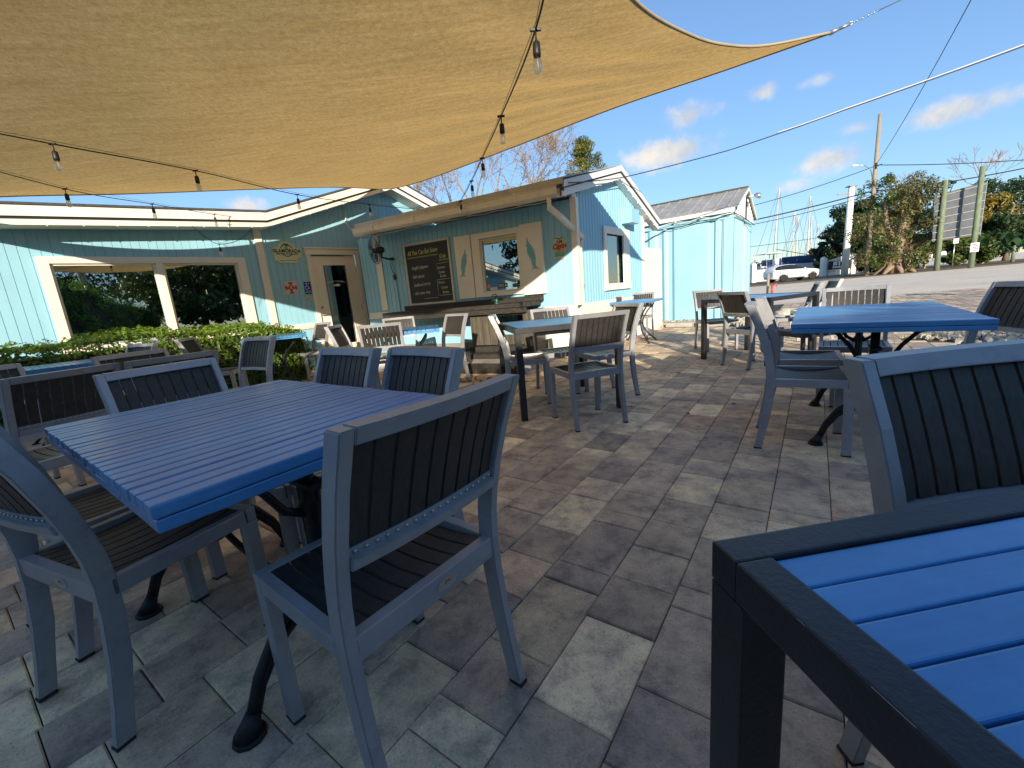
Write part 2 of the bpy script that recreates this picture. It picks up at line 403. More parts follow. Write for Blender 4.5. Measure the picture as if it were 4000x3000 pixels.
# patio pavers, laid in rows
GA = .6258; RW = .2204
ga = Vector((math.sin(GA), math.cos(GA), 0)); gb = Vector((math.cos(GA), -math.sin(GA), 0))
def in_patio(x, y):
    if y < -3.2 or x < -9.5: return False
    # gravel bed by the container and the planting bed at the right
    q = Vector((x, y, 0)) - CW.o
    if q.dot(CW.n) < 1.55 and q.dot(CW.d) > -1.9 and q.dot(CW.d) < 2.4 : return False
    if q.dot(CW.n) < 1.0 and -4 < q.dot(CW.d) < 2.4: return False
    if x > 5.9 - .1*y and 3.6 < y < 5.7 and x < 9.0: return False
    lim = 15.0 - .12*x
    return y < lim and x < 15
pv = bmesh.new(); tl = pv.faces.layers.float_color.new('tone') if hasattr(pv.faces.layers, 'float_color') else None
tl = pv.loops.layers.float_color.new('tone')
tones = [(.52,.47,.39),(.43,.385,.335),(.35,.315,.295),(.40,.36,.325),(.62,.57,.47),(.30,.275,.27),(.45,.37,.315),(.49,.44,.375),(.37,.335,.31),(.66,.61,.50),(.39,.35,.32)]
rng = random.Random(3)
r0 = -46
for row in range(-58, 62):
    B0 = row*RW - .1145
    a = -8 + rng.random()*.3; last = 0
    while a < 22:
        ln = rng.choice([.1102,.2204,.2204,.3306,.2204,.3306,.1102])
        if ln == last == .1102: ln = .2204
        last = ln
        c = ga*(a+ln/2) + gb*(B0+RW/2)
        if in_patio(c.x, c.y) and c.x > -8.5 and c.y < 15:
            tn = rng.choice(tones); k = rng.uniform(.84, 1.14); tn = (tn[0]*k*1.46, tn[1]*k*1.28, tn[2]*k*1.02, 1)
            dz = rng.uniform(-.0022, .0022); g = .0015; bv = .0042
            P = lambda u, v, z: pv.verts.new(ga*u + gb*v + Vector((0,0,z)))
            u0, u1, v0, v1 = a+g, a+ln-g, B0+g, B0+RW-g
            if c.length < 9:
                top = [P(u0+bv,v0+bv,dz), P(u1-bv,v0+bv,dz), P(u1-bv,v1-bv,dz), P(u0+bv,v1-bv,dz)]
                mid = [P(u0,v0,dz-.004), P(u1,v0,dz-.004), P(u1,v1,dz-.004), P(u0,v1,dz-.004)]
                low = [P(u0,v0,-.02), P(u1,v0,-.02), P(u1,v1,-.02), P(u0,v1,-.02)]
                fs = [pv.faces.new(top[::-1])]
                for k2 in range(4):
                    fs.append(pv.faces.new((top[k2], top[(k2+1)%4], mid[(k2+1)%4], mid[k2])))
                    fs.append(pv.faces.new((mid[k2], mid[(k2+1)%4], low[(k2+1)%4], low[k2])))
            else:
                g2 = .003
                top = [P(u0+g2,v0+g2,dz), P(u1-g2,v0+g2,dz), P(u1-g2,v1-g2,dz), P(u0+g2,v1-g2,dz)]
                fs = [pv.faces.new(top[::-1])]
            for f in fs:
                for lp in f.loops: lp[tl] = tn
        a += ln
me = bpy.data.meshes.new('patio_paving'); pv.normal_update()
for f in pv.faces:
    if f.normal.z < -.5: f.normal_flip()
pv.to_mesh(me); pv.free(); me.materials.append(M['paver'])
o = bpy.data.objects.new('patio_paving', me); COL.objects.link(o); tag(o, kind='structure')
jp = MB()
jp.face([(-9.4,-3.2,-.012),(14.6,-3.2,-.012),(14.6,13.2,-.012),(-9.4,16.1,-.012)]); o = jp.build('paving_bed', M['joint']); tag(o, kind='structure')
# bare strip of beds (soil under the gravel)
mb = MB(); mb.prism([CW.p(-4,0.,-.008), CW.p(2.45,0.,-.008), CW.p(2.45,1.55,-.008), CW.p(-1.9,1.55,-.008), CW.p(-4,1.0,-.008)], (0,0,.003)); o = mb.build('gravel_bed_soil', M['soil']); tag(o, kind='structure')
mb = MB(); mb.prism([(5.5,3.6,-.008),(9.0,3.6,-.008),(9.0,5.7,-.008),(5.3,5.7,-.008)], (0,0,.003)); o = mb.build('planting_bed_soil', M['soil']); tag(o, kind='structure')
sheet('road', [(-80,42),(160,42),(160,48.5),(-80,48.5)], -.035, M['asphalt'])
sheet('near_verge', [(13,37.2),(160,37.2),(160,41.9),(2,41.9)], -.050, M['verge'])
sheet('far_verge', [(-80,48.6),(160,48.6),(160,58),(-80,58)], -.045, M['verge'])
sheet('harbour_water', [(-120,64),(60,64),(90,400),(-120,400)], -.040, M['water'])
# stones
def stones(name, pts, label, seed, r0=.018, r1=.05, cat='gravel'):
    rg = random.Random(seed); bm = bmesh.new()
    for x, y, z in pts:
        r = rg.uniform(r0, r1); m0 = Matrix.Translation((x,y,z)) @ Euler((rg.random()*6, rg.random()*6, rg.random()*6)).to_matrix().to_4x4() @ Matrix.Diagonal((r*rg.uniform(.8,1.4), r, r*rg.uniform(.45,.75), 1))
        vs = [bm.verts.new(m0 @ (Vector(v)*rg.uniform(.85,1.15))) for v in ((1,0,0),(-1,0,0),(0,1,0),(0,-1,0),(0,0,1),(0,0,-1),(.6,.6,.5),(-.6,-.6,.5),(.6,-.6,.5),(-.6,.6,.5))]
        bmesh.ops.convex_hull(bm, input=vs)
    me = bpy.data.meshes.new(name); bm.to_mesh(me); bm.free(); me.materials.append(M['stone'])
    o = bpy.data.objects.new(name, me); COL.objects.link(o); tag(o, label, cat, kind='stuff'); return o
rg = random.Random(5)
pts = []
for i in range(1500):
    t = rg.uniform(-1.85, 2.4); of = rg.uniform(.02, 1.5); v = CW.p(t, of, .012); pts.append(tuple(v))
stones('gravel', pts, 'loose pale stones along the foot of the pale blue container', 1)
pts = [(rg.uniform(5.45, 8.9), rg.uniform(3.65, 5.65), .012) for i in range(2100)]
stones('gravel', pts, 'bed of loose stones beyond the blue table at the right', 2)
for k, (t, of, r) in enumerate([(3.1,.9,.22),(3.6,1.2,.17),(3.35,1.6,.12)]):
    pass
# limestone boulders beyond the gravel, right of the container
for k, (x, y, r, lb) in enumerate([(6.3,9.6,.17,'largest pale boulder on the gravel right of the container'),(6.75,9.45,.12,'small pale boulder leaning by the larger one near the container'),(5.9,9.2,.10,'smallest pale boulder nearest the corner of the container')]):
    mb = MB(); mb.sphere((0,0,r*.5), r, 3, (1.3,1,.75)); rg2 = random.Random(k)
    for v in mb.bm.verts: v.co *= 1+rg2.uniform(-.09,.09)
    o = mb.build('boulder', M['stone'], loc=(x,y,0)); tag(o, lb, 'boulder', 'pale boulders by the container')
# concrete slabs in front of the container
for k, (t, of, lb) in enumerate([(-.15,1.42,'left one of the two flat grey concrete slabs on the gravel bed'),(.50,1.38,'right one of the two flat grey concrete slabs on the gravel bed')]):
    mb = MB(); mb.box((0,0,.05), (.58,.32,.10), None, .008); o = mb.build('concrete_slab', M['concrete'], loc=CW.p(1.05+t,of,0)); o.rotation_euler = (0,0,CW.a+.03*k); tag(o, lb, 'slab', 'concrete slabs by the container')
# grass tufts
mb = MB(); rg = random.Random(9)
def blade(x, y, h, w=.004):
    a = rg.random()*6.28; dx, dy = math.cos(a), math.sin(a); l = rg.uniform(.2,.6)*h
    mb.face([(x-dy*w, y+dx*w, 0), (x+dy*w, y-dx*w, 0), (x+dx*l, y+dy*l, h)])
for i in range(1500):
    v = CW.p(rg.uniform(-1.6,.8), rg.uniform(.35,.95), 0); blade(v.x, v.y, rg.uniform(.02,.07), .006)
for i in range(150): blade(rg.gauss(5.6,.25), rg.gauss(5.5,.12), rg.uniform(.03,.11))
o = mb.build('grass', M['grassm']); tag(o, 'thin grass growing among the loose stones', 'grass', kind='stuff')
# fallen leaves
mb = MB(); rg = random.Random(12)
def fleaf(x, y, s):
    a = rg.random()*6.28; c, sn = math.cos(a), math.sin(a); z = .004
    q = [(-s,0,z),(-.2*s,.45*s,z+.010*rg.random()),(s,0,z+.012*rg.random()),(0,-.4*s,z+.008)]
    mb.face([(x+c*u-sn*v, y+sn*u+c*v, w) for u, v, w in q])
for i in range(95): v = BW.p(rg.gauss(-1.0,.5), 1.55+abs(rg.gauss(0,.35)), 0); fleaf(v.x, v.y, rg.uniform(.02,.045))
for i in range(70): fleaf(rg.uniform(-1.6,4.5), rg.uniform(2.6,7.5), rg.uniform(.012,.028))
for i in range(30): fleaf(rg.uniform(3.5,12), rg.uniform(7,14), rg.uniform(.03,.06))
fleaf(1.235,2.62,.026); fleaf(1.27,2.50,.018)
o = mb.build('fallen_leaves', M['brown']); tag(o, 'dry brown fallen leaves scattered on the pavers', 'fallen leaves', kind='stuff')

# ================================================================== BUILDINGS
def siding(mb, F, t0, t1, z0, ztop, holes=(), pitch=.1016, gw=.009, gd=.007, off=0., zbot=None):
    """vertical board siding with real grooves, holes = (t0,t1,z0,z1)"""
    n0 = math.floor(t0/pitch); t = n0*pitch; cuts = sorted({h for hh in holes for h in hh[:2]})
    def strip(a, b, o0, o1):
        a = max(a, t0); b = min(b, t1)
        if b-a < 1e-5: return
        seg = [a] + [c for c in cuts if a+1e-5 < c < b-1e-5] + [b]
        for u, v in zip(seg, seg[1:]):
            m = (u+v)/2; hs = sorted([(h[2], h[3]) for h in holes if h[0] <= m <= h[1]])
            lo = z0
            ivs = []
            for h0, h1 in hs: ivs.append((lo, h0)); lo = h1
            ivs.append((lo, None))
            ou = o0 + (o1-o0)*((u-a)/(b-a)); ov = o0 + (o1-o0)*((v-a)/(b-a))
            for p, q in ivs:
                zu = ztop(u) if q is None else q; zv = ztop(v) if q is None else q
                mb.face([F.p(u,off+ou,p), F.p(v,off+ov,p), F.p(v,off+ov,zv), F.p(u,off+ou,zu)])
    while t < t1:
        strip(t, t+gw*.35, 0, -gd); strip(t+gw*.35, t+gw*.65, -gd, -gd); strip(t+gw*.65, t+gw, -gd, 0); strip(t+gw, t+pitch, 0, 0)
        t += pitch
# ---------- main building: left wing with windows + gabled end with the door
main = empty('restaurant_building', LW.p(0,-1,0), 0, 'pale blue restaurant building with cream trim, two big windows and a gabled door end', 'building')
def zt_main(t):
    e = 2.56 + .0448*min(t, 0)
    if t <= 0: return e
    if t <= 2.62: return 2.58 + (3.50-2.58)*t/2.62
    return 3.50 - (t-2.62)*.36
mb = MB()
siding(mb, LW, -15.0, 5.2, 0.0, lambda t: zt_main(t)-.02, [(-2.60,-1.50,.86,1.95),(-1.42,-.41,.86,1.95),(.84,1.74,-.01,2.09)], off=0)
W(mb, 'wall', M['siding'], main)
mb = MB(); fbox(mb, LW, -9, .3, -.06, -6, 0, 2.45); fbox(mb, LW, 2.2, 5.1, -.06,-6, 0, 2.5) ; 
mb = MB()
mb.box(LW.p(-7,-5.9,1.25), (16,.1,2.5), LW.rot()); mb.box(LW.p(-15,-3,1.25), (.1,5.8,2.5), LW.rot()); mb.box(LW.p(5.15,-3,1.3), (.1,5.8,2.6), LW.rot()); mb.box(LW.p(3,-5.9,1.25), (4,.1,2.5), LW.rot())
W(mb, 'back_wall', M['siding'], main)
mb = MB(); fbox(mb, LW, -3.2, 2.2, -.9, -.95, .05, 2.4); W(mb, 'dark_room_sheet', M['interior'], main)  # dark sheet standing in for the unlit room behind the panes
# boards: fascia (two steps) following the eave and the rake
def rake(mb, F, pts, off0, off1, drop0, drop1):
    for (ta, za), (tb, zb) in zip(pts, pts[1:]):
        q = [F.p(ta, off0, za-drop1), F.p(tb, off0, zb-drop1), F.p(tb, off0, zb-drop0), F.p(ta, off0, za-drop0)]
        mb.prism(q, F.n*(off1-off0))
line = [(-15.0,2.05),(0.06,2.725),(2.60,3.61),(3.75,3.19)]
mb = MB(); rake(mb, LW, line, .35, .375, .0, .125); W(mb, 'upper_fascia', M['trim'], main)
mb = MB(); rake(mb, LW, line, .322, .345, .145, .225); rake(mb, LW, line, .0, .322, .212, .224); W(mb, 'lower_fascia', M['trim'], main)
mb = MB(); rake(mb, LW, line, .33, .36, .120, .150); W(mb, 'drip_gap', M['black'], main)
mb = MB()
for (ta, za), (tb, zb) in zip(line, line[1:]):
    b0 = -5.5 if ta < 0 else -6
    rise = 1.1 if ta < 0 else 0
    mb.prism([LW.p(ta,.39,za+.004), LW.p(tb,.39,zb+.004), LW.p(tb,b0,zb+.004+rise), LW.p(ta,b0,za+.004+rise)], (0,0,.03))
W(mb, 'roof', M['shingle'], main)
mb = MB(); fbox(mb, LW, -.075, .045, .002, .03, 0, 2.50, .002); W(mb, 'corner_board', M['trim'], main)
mb = MB(); fbox(mb, LW, .06, .735, .002, .022, .73, .83, .002); W(mb, 'belt_board', M['trim'], main)
mb = MB(); fbox(mb, LW, 1.83, 2.9, .002, .022, .73, .83); W(mb, 'belt_board', M['trim'], main)
# little roof-edge bulbs (rope of white lights along the fascia)
mb = MB()
for k in range(22):
    t = -4.2 + k*.335; i = 0 if t < .06 else 1
    (ta, za), (tb, zb) = line[i], line[i+1]; z = za + (zb-za)*(t-ta)/(tb-ta) - .232
    mb.sphere(LW.p(t,.335,z), .010, 1)
W(mb, 'eave_light_rope', M['white'], main)
# window group
wn = MB(); Z0, Z1 = .75, 2.04
fbox(wn, LW, -2.715,-.285, .003,.032, 1.95,2.04, .002)
for a_, b_ in ((-2.715,-2.60),(-1.50,-1.42),(-.41,-.285)): fbox(wn, LW, a_, b_, .003,.032, Z0+.08,1.95, .002)
fbox(wn, LW, -2.74,-.26, .003,.045, Z0, Z0+.08, .002)
win = W(wn, 'window', M['trim'], main)
win['label'] = 'big cream framed double window'
for a_, b_ in ((-2.60,-1.50),(-1.42,-.41)):
    mb = MB()
    fbox(mb, LW, a_, b_, -.07,.0, 1.925,1.95); fbox(mb, LW, a_, b_, -.07,.0, .83,.86); fbox(mb, LW, a_, a_+.028, -.07,.0, .86,1.925); fbox(mb, LW, b_-.028, b_, -.07,.0, .86,1.925)
    W(mb, 'sash', M['trim'], win)
    mb = MB(); fbox(mb, LW, a_+.02, b_-.02, -.052,-.048, .85,1.93); W(mb, 'pane', M['glass'], win)
# door
dr = MB(); fbox(dr, LW, .855, 1.725, -.05,-.012, .05, 2.075, .002)
# door leaf with a glass opening: build as rails
dr = MB()
fbox(dr, LW, .855, 1.035, -.05,-.010, .05, 2.075); fbox(dr, LW, 1.525, 1.742, -.05,-.010, .05, 2.085); fbox(dr, LW, 1.035, 1.525, -.05,-.010, 1.915, 2.075); fbox(dr, LW, 1.035, 1.525, -.05,-.010, .05, .34)
door = W(dr, 'door', M['trim'], main)
mb = MB()
for (a_, b_, c_, d_) in ((1.02,1.05,.325,1.93),(1.51,1.54,.325,1.93),(1.05,1.51,1.90,1.93),(1.05,1.51,.325,.355)): fbox(mb, LW, a_, b_, -.010,.004, c_, d_, .003)
W(mb, 'glazing_bead', M['trim'], door)
mb = MB(); fbox(mb, LW, 1.04,1.52, -.030,-.026, .345,1.91); W(mb, 'glass', M['glass'], door)
mb = MB(); q = LW.p(.905,-.01,1.11); mb.lathe([(.026,0),(.026,.012),(.014,.014),(.014,.03),(.006,.032)], q, 16, rot=Matrix(((LW.d.x,0,LW.n.x),(LW.d.y,0,LW.n.y),(0,1,0)))); W(mb, 'deadbolt', M['galv'], door)
mb = MB(); q = LW.p(.905,-.01,.965); mb.lathe([(.028,0),(.028,.012),(.014,.014),(.014,.05)], q, 16, rot=Matrix(((LW.d.x,0,LW.n.x),(LW.d.y,0,LW.n.y),(0,1,0)))); mb.tube([LW.p(.905,.04,.965), LW.p(.95,.045,.967), LW.p(1.00,.04,.962)], [.010,.009,.006]); W(mb, 'lever_handle', M['galv'], door)
for z in (1.80,1.05,.3):
    mb = MB(); mb.tube([LW.p(1.730,.004,z-.045), LW.p(1.730,.004,z+.045)], .009); W(mb, 'hinge', M['galv'], door)
mb = MB()
fbox(mb, LW, .755,.84, .003,.03, .02,2.10,.002); fbox(mb, LW, 1.74,1.825, .003,.03, .02,2.10,.002); fbox(mb, LW, .735,1.84, .003,.034, 2.10,2.205,.002); fbox(mb, LW, .72,1.855, .003,.055, 2.205,2.232,.002)
W(mb, 'door_frame', M['trim'], main)
mb = MB(); fbox(mb, LW, .75,1.83, -.05,.10, .0,.05,.003); W(mb, 'doorstep', M['deskwhite'], main)
# lettering on the door glass: words on an arc + fish
wl = MB()
fish = [(-.055,0),(-.045,.028),(-.035,.012),(-.02,.022),(.0,.03),(.025,.034),(.03,.026),(.05,.016),(.066,.002),(.05,-.008),(.03,-.016),(.02,-.026),(.01,-.016),(-.015,-.014),(-.035,-.004),(-.05,-.022)]
fpoly(wl, LW, [(1.285+x*1.15, 1.515+z) for x, z in fish], -.024, .001)
fsh = W(wl, 'fish_emblem', M['fishwhite'], door)
txt = "Chef Sal's Ballyhoo's"
for k, ch in enumerate(txt):
    if ch == ' ': continue
    u = (k - (len(txt)-1)/2)/len(txt)
    FT(LW, ch, 1.285+u*.36, -.024, 1.575+.022*(1-(2*u)**2), .036, M['fishwhite'], fsh, ang=-u*.35, bold=.0006)
# ---------- bar building (low wing with metal roof and gable to the right)
bar = empty('bar_building', BW.p(-1.5,-1,0), 0, 'low pale blue bar building with a metal roof, a gutter and a small gabled end', 'building')
mb = MB()
siding(mb, BW, -4.2, .075, .20, lambda t: 2.30, [(-1.50,-.81,1.11,1.94)])
W(mb, 'front_wall', M['siding'], bar)
def zt_g(t): return 2.42+ (t-.2)*(.50/1.6) if t < 1.78 else 2.925-(t-1.78)*.335
mb = MB()
siding(mb, GW, .30, 3.14, .80, lambda t: zt_g(t)-.03, [(1.33,2.09,1.08,1.92)], pitch=.1016, gw=.05, gd=.009)
W(mb, 'gable_wall', M['siding'], bar)
mb = MB(); fbox(mb, GW, .10, 3.34, -.02,.014, .0, .80,.002); fbox(mb, BW, -.42, .10, .0,.05, .12,.80,.002); W(mb, 'white_skirting', M['trim'], bar)
mb = MB(); fbox(mb, BW, .06, .15, -.10,.012, .80, 2.32); fbox(mb, GW, .16,.215,-.02,.020,.80,2.40); fbox(mb, GW, .225, .30, -.02,.016, .80, 2.42); fbox(mb, GW, 3.14, 3.27, -.1,.016, .80, 2.42); W(mb, 'corner_board', M['trim'], bar)
mb = MB(); mb.box(GW.p(1.7,-4.2,1.15), (3.0,.1,2.2), GW.rot()); mb.box(GW.p(3.2,-2.2,1.15), (.08,4.1,2.2), GW.rot()); W(mb, 'back_wall', M['siding'], bar)
# roof: ridge along the bar wall direction
Rg = GW.p(1.78,.15,3.03); bd = -BW.d
def roofq(mb, a, b, back, thick=.02):
    mb.prism([a, b, b+back, a+back], (0,0,thick))
eL = GW.p(-.32,.15,2.50); eR = GW.p(3.82,.15,2.335)
gut_back = BW.p(-3.80,.40,2.46)
mb = MB()
back = (BW.p(-3.80,.42,2.46)-BW.p(.12,.42,2.50)); 
nrib = 44
ridge_l = Rg + BW.d*-4.6
eaveR = BW.p(.14,.42,2.495); eaveL = BW.p(-3.78,.42,2.46)
# corrugated front slope, ribs as small upstands
for k in range(nrib):
    u0 = k/nrib; u1 = (k+1)/nrib; um = u0+.16/nrib
    A = lambda u: eaveR.lerp(eaveL, u); Bp = lambda u: Rg.lerp(ridge_l, u)
    mb.face([A(u0), A(u1), Bp(u1), Bp(u0)]) 
    h = Vector((0,0,.018))
    mb.face([A(u0)+h*.02, A(um)+h, Bp(um)+h, Bp(u0)+h*.02]); um2 = u0+.34/nrib
    mb.face([A(um)+h, A(um2)+h*.02, Bp(um2)+h*.02, Bp(um)+h]); mb.face([A(u0)+h*.02, A(um2)+h*.02, A(um)+h])
mb.prism([Rg, eR, eR+BW.d*-4.6, ridge_l], (0,0,.02))
W(mb, 'metal_roof', M['roofmetal'], bar)
gl = [(-.31,2.49),(1.78,3.03),(3.84,2.325)]
mb = MB(); rake(mb, GW, gl, .13,.155, -.005,.085); W(mb, 'upper_fascia', M['white'], bar)
mb = MB(); rake(mb, GW, gl, .10,.125, .10,.205); rake(mb, GW, gl, .0,.10, .19,.204); W(mb, 'lower_fascia', M['white'], bar)
mb = MB(); rake(mb, GW, gl, .108,.135, .080,.105); W(mb, 'drip_gap', M['black'], bar)
mb = MB()
for k in range(17):
    t = -.2 + k*.235; i = 0 if t < 1.78 else 1; (ta,za),(tb,zb) = gl[i], gl[i+1]; mb.sphere(GW.p(t,.115,za+(zb-za)*(t-ta)/(tb-ta)-.212), .012, 1)
W(mb, 'eave_light_rope', M['white'], bar)
# eave board and soffit over the bar wall
mb = MB(); fbox(mb, BW, -3.78,.10, .30,.325, 2.36,2.44); fbox(mb, BW, -3.78,.08, .0,.30, 2.335,2.35); W(mb, 'eave_board', M['grayw'], bar)
mb = MB(); mb.prism([BW.p(.13,.425,2.425), BW.p(-3.78,.425,2.40), BW.p(-3.78,.425,2.475), BW.p(.13,.425,2.51)], BW.n*.004); W(mb, 'drip_edge', M['roofmetal'], bar)
# gutter: half-round-ish profile swept
mb = MB(); prof = [(.33,2.40),(.33,2.30),(.36,2.275),(.42,2.275),(.455,2.31),(.46,2.395),(.47,2.40),(.47,2.41),(.45,2.41),(.445,2.32),(.415,2.29),(.365,2.29),(.345,2.31),(.345,2.40)]
mb.prism([BW.p(-3.82,o_,z_) for o_, z_ in prof], BW.d*3.86); 
gut = W(mb, 'gutter', M['gutter'], bar)
mb = MB()
for t in (-3.35,-2.45,-1.45,-.6): mb.prism([BW.p(t,o_,z_) for o_, z_ in [(.325,2.41),(.325,2.268),(.36,2.265),(.425,2.266),(.463,2.30),(.476,2.40),(.476,2.415)]], BW.d*.03)
W(mb, 'gutter_joint', M['gutter'], gut)
mb = MB(); pth = [BW.p(-.10,.40,2.28), BW.p(-.10,.40,2.16), BW.p(.02,.30,2.03), GW.p(.20,.13,1.78), GW.p(.235,.06,1.66), GW.p(.235,.05,.35)]
for a_, b_ in zip(pth, pth[1:]):
    d_ = (b_-a_); rot = d_.to_track_quat('Z','Y').to_matrix(); mb.box((a_+b_)/2, (.055,.075,d_.length+.03), rot, .006)
W(mb, 'downspout', M['drain'], bar)
mb = MB(); mb.tube([BW.p(-3.75,.33,2.26)]+[BW.p(-3.6+k*.22,.335,2.262-.012*(k%2)) for k in range(17)], .006, 5); W(mb, 'eave_cable', M['rope'], bar)
mb = MB(); fbox(mb, BW, -2.75,-1.85, .26,.31, 2.285,2.315,.004); W(mb, 'tube_light', M['white'], bar)
# bar window with frame and shutters
wf = MB(); fbox(wf, BW, -1.65,-.74, .003,.035, 1.955,2.045,.002); fbox(wf, BW, -1.65,-1.50,.003,.035,1.035,1.955,.002); fbox(wf, BW, -.81,-.74,.003,.035,1.035,1.955,.002); fbox(wf, BW,-1.50,-.81,.003,.045,1.035,1.10,.002)
bwin = W(wf, 'window', M['trim'], bar); bwin['label'] = 'square bar window between two shutters'
mb = MB(); fbox(mb, BW, -1.50,-.81,-.06,0,1.925,1.955); fbox(mb, BW,-1.50,-.81,-.06,0,1.10,1.125); fbox(mb, BW,-1.50,-1.475,-.06,0,1.125,1.925); fbox(mb, BW,-.835,-.81,-.06,0,1.125,1.925); W(mb, 'sash', M['trim'], bwin)
mb = MB(); fbox(mb, BW,-1.49,-.82,-.035,-.031,1.11,1.94); W(mb, 'pane', M['glass'], bwin)
mb = MB(); fbox(mb, BW,-1.9,-.5,-.62,-.60,.9,2.2); W(mb, 'dark_room_sheet', M['interior'], bar)  # sheet behind the bar window, room darkness put into its colour
def marlin(c, flip, F, off, parent, sc):
    # body outline with bill, sail fin and tail, drawn standing on its tail
    pts = [(.0,.245),(.012,.17),(.03,.135),(.045,.10),(.055,.06),(.05,.02),(.058,-.01),(.048,-.03),(.052,-.055),(.035,-.075),(.040,-.095),(.028,-.105),(.022,-.14),(.030,-.165),(.075,-.205),(.045,-.190),(.0,-.178),(-.03,-.185),(-.06,-.205),(-.035,-.175),(-.01,-.150),(-.012,-.12),(-.035,-.15),(-.028,-.11),(-.02,-.08),(-.035,-.03),(-.05,.03),(-.045,.08),(-.035,.11),(-.055,.135),(-.035,.135),(-.022,.155)]
    pts = [((x*flip)*sc + (z*.22*flip if True else 0)*sc*-1, z*sc) for x, z in pts]
    mb = MB(); fpoly(mb, F, [(c[0]+x, c[1]+z) for x, z in pts], off, .004); return W(mb, 'marlin_emblem', M['marlin'], parent)
mb = MB(); fbox(mb, BW,-1.99,-1.672,.004,.03,1.035,2.052,.002); s1 = W(mb, 'shutter', M['trim'], bwin)
mb = MB(); fbox(mb, BW,-.745,-.385,.004,.06,1.012,2.062,.002); s2 = W(mb, 'shutter', M['trim'], bwin)
marlin((-1.835,1.595), -1, BW, .031, s1, 1.02); marlin((-.575,1.60), 1, BW, .061, s2, 1.12)
# the stickers and faded sign behind the bar window
mb = MB(); mb.lathe([(.036,0),(.036,.001)], BW.p(-1.425,-.028,1.20), 8, rot=Matrix(((BW.d.x,0,BW.n.x),(BW.d.y,0,BW.n.y),(0,1,0)))); W(mb, 'octagon_sticker', M['orange'], bwin)
mb = MB(); fbox(mb, BW,-1.40,-1.27,-.029,-.027,1.135,1.175); st = W(mb, 'no_smoking_sticker', M['fishwhite'], bwin); FT(BW,'No Smoking',-1.335,-.026,1.155,.024,M['black'],st,sx=.95)
mb = MB(); fbox(mb, BW,-1.25,-1.08,-.029,-.027,1.16,1.23); st = W(mb, 'dark_sticker', M['black'], bwin)
mb = MB(); 
for k in range(3): fbox(mb, BW,-1.24,-1.14,-.0268,-.026,1.175+k*.017,1.181+k*.017)
mb.lathe([(.018,0),(.018,.0008)], BW.p(-1.107,-.0268,1.195), 14, rot=Matrix(((BW.d.x,0,BW.n.x),(BW.d.y,0,BW.n.y),(0,1,0)))); W(mb, 'sticker_print', M['fishwhite'], st)
mb = MB(); fbox(mb, BW,-.985,-.84,-.029,-.027,1.15,1.21); st = W(mb, 'no_loitering_sticker', M['navy'], bwin); FT(BW,'NO LOITERING',-.912,-.026,1.18,.020,M['grey_sign'],st)
FT(BW,'TEQUILA COCKTAILS',-1.08,-.05,1.60,.040,M['grey_sign'],bwin,ang=0)
FT(BW,'MILAGRO',-1.08,-.05,1.69,.115,M['grey_sign'],bwin) if False else None
# gable window, hood, meter, stickers
wf = MB(); fbox(wf, GW,1.225,2.375,.003,.035,1.92,2.035,.002); fbox(wf, GW,1.225,1.33,.003,.035,1.08,1.92,.002); fbox(wf, GW,2.09,2.375,.003,.035,1.08,1.92,.002); fbox(wf, GW,1.215,2.385,.003,.045,.965,1.08,.002)
gw = W(wf, 'window', M['trim'], bar); gw['label'] = 'narrow looking window in the gabled end'
mb = MB(); fbox(mb, GW,1.32,2.10,-.04,-.036,1.07,1.93); W(mb, 'pane', M['glass'], gw)
mb = MB(); fbox(mb, GW,1.0,2.4,-.55,-.53,.9,2.2); W(mb, 'dark_room_sheet', M['interior'], bar)  # dark-coloured sheet in place of the dim room behind the gable pane
mb = MB(); mb.prism([GW.p(2.08,.0,2.40), GW.p(2.08,.20,2.37), GW.p(2.08,.20,2.13), GW.p(2.08,.0,2.13)], GW.d*.38); W(mb, 'vent_hood', M['siding'], bar)
mb = MB(); mb.lathe([(.045,0),(.045,.02),(.035,.03)], GW.p(.375,.0,1.07), 16, rot=Matrix(((GW.d.x,0,GW.n.x),(GW.d.y,0,GW.n.y),(0,1,0)))); W(mb, 'meter_cap', M['galv'], bar)
mb = MB(); fbox(mb, GW,.33,.405,.002,.008,.815,.985); st = W(mb, 'yellow_warning_label', M['yellow'], bar)
mb = MB(); fbox(mb, GW,.34,.395,.0085,.0095,.93,.975); 
for k in range(3): fbox(mb, GW,.35,.375,.0085,.0095,.835+k*.03,.85+k*.03)
W(mb, 'label_print', M['black'], st)
# grey curb and slab below the bar wall
mb = MB(); fbox(mb, BW,-4.15,.05,.0,.03,.18,.28,.002); W(mb, 'grey_curb', M['grayw'], bar)
mb = MB(); fbox(mb, BW,-4.3,-.25,-.02,1.25,-.02,.13,.01); W(mb, 'concrete_slab', M['concrete'], bar)
mb = MB(); fbox(mb, BW,-1.75,-.24,1.255,1.30,-.01,.14,.004); W(mb, 'platform_edge', M['barwood'], bar)
# white boarded screen between bar building and container
mb = MB()
for k in range(5): fbox(mb, GW, 3.36+k*.205, 3.36+k*.205+.199, .0,.022, .0, 1.76-.005*(k%2), .002)
o = W(mb, 'board_screen', M['trim']); tag(o, 'tall white boarded screen between the bar building and the blue container', 'screen')
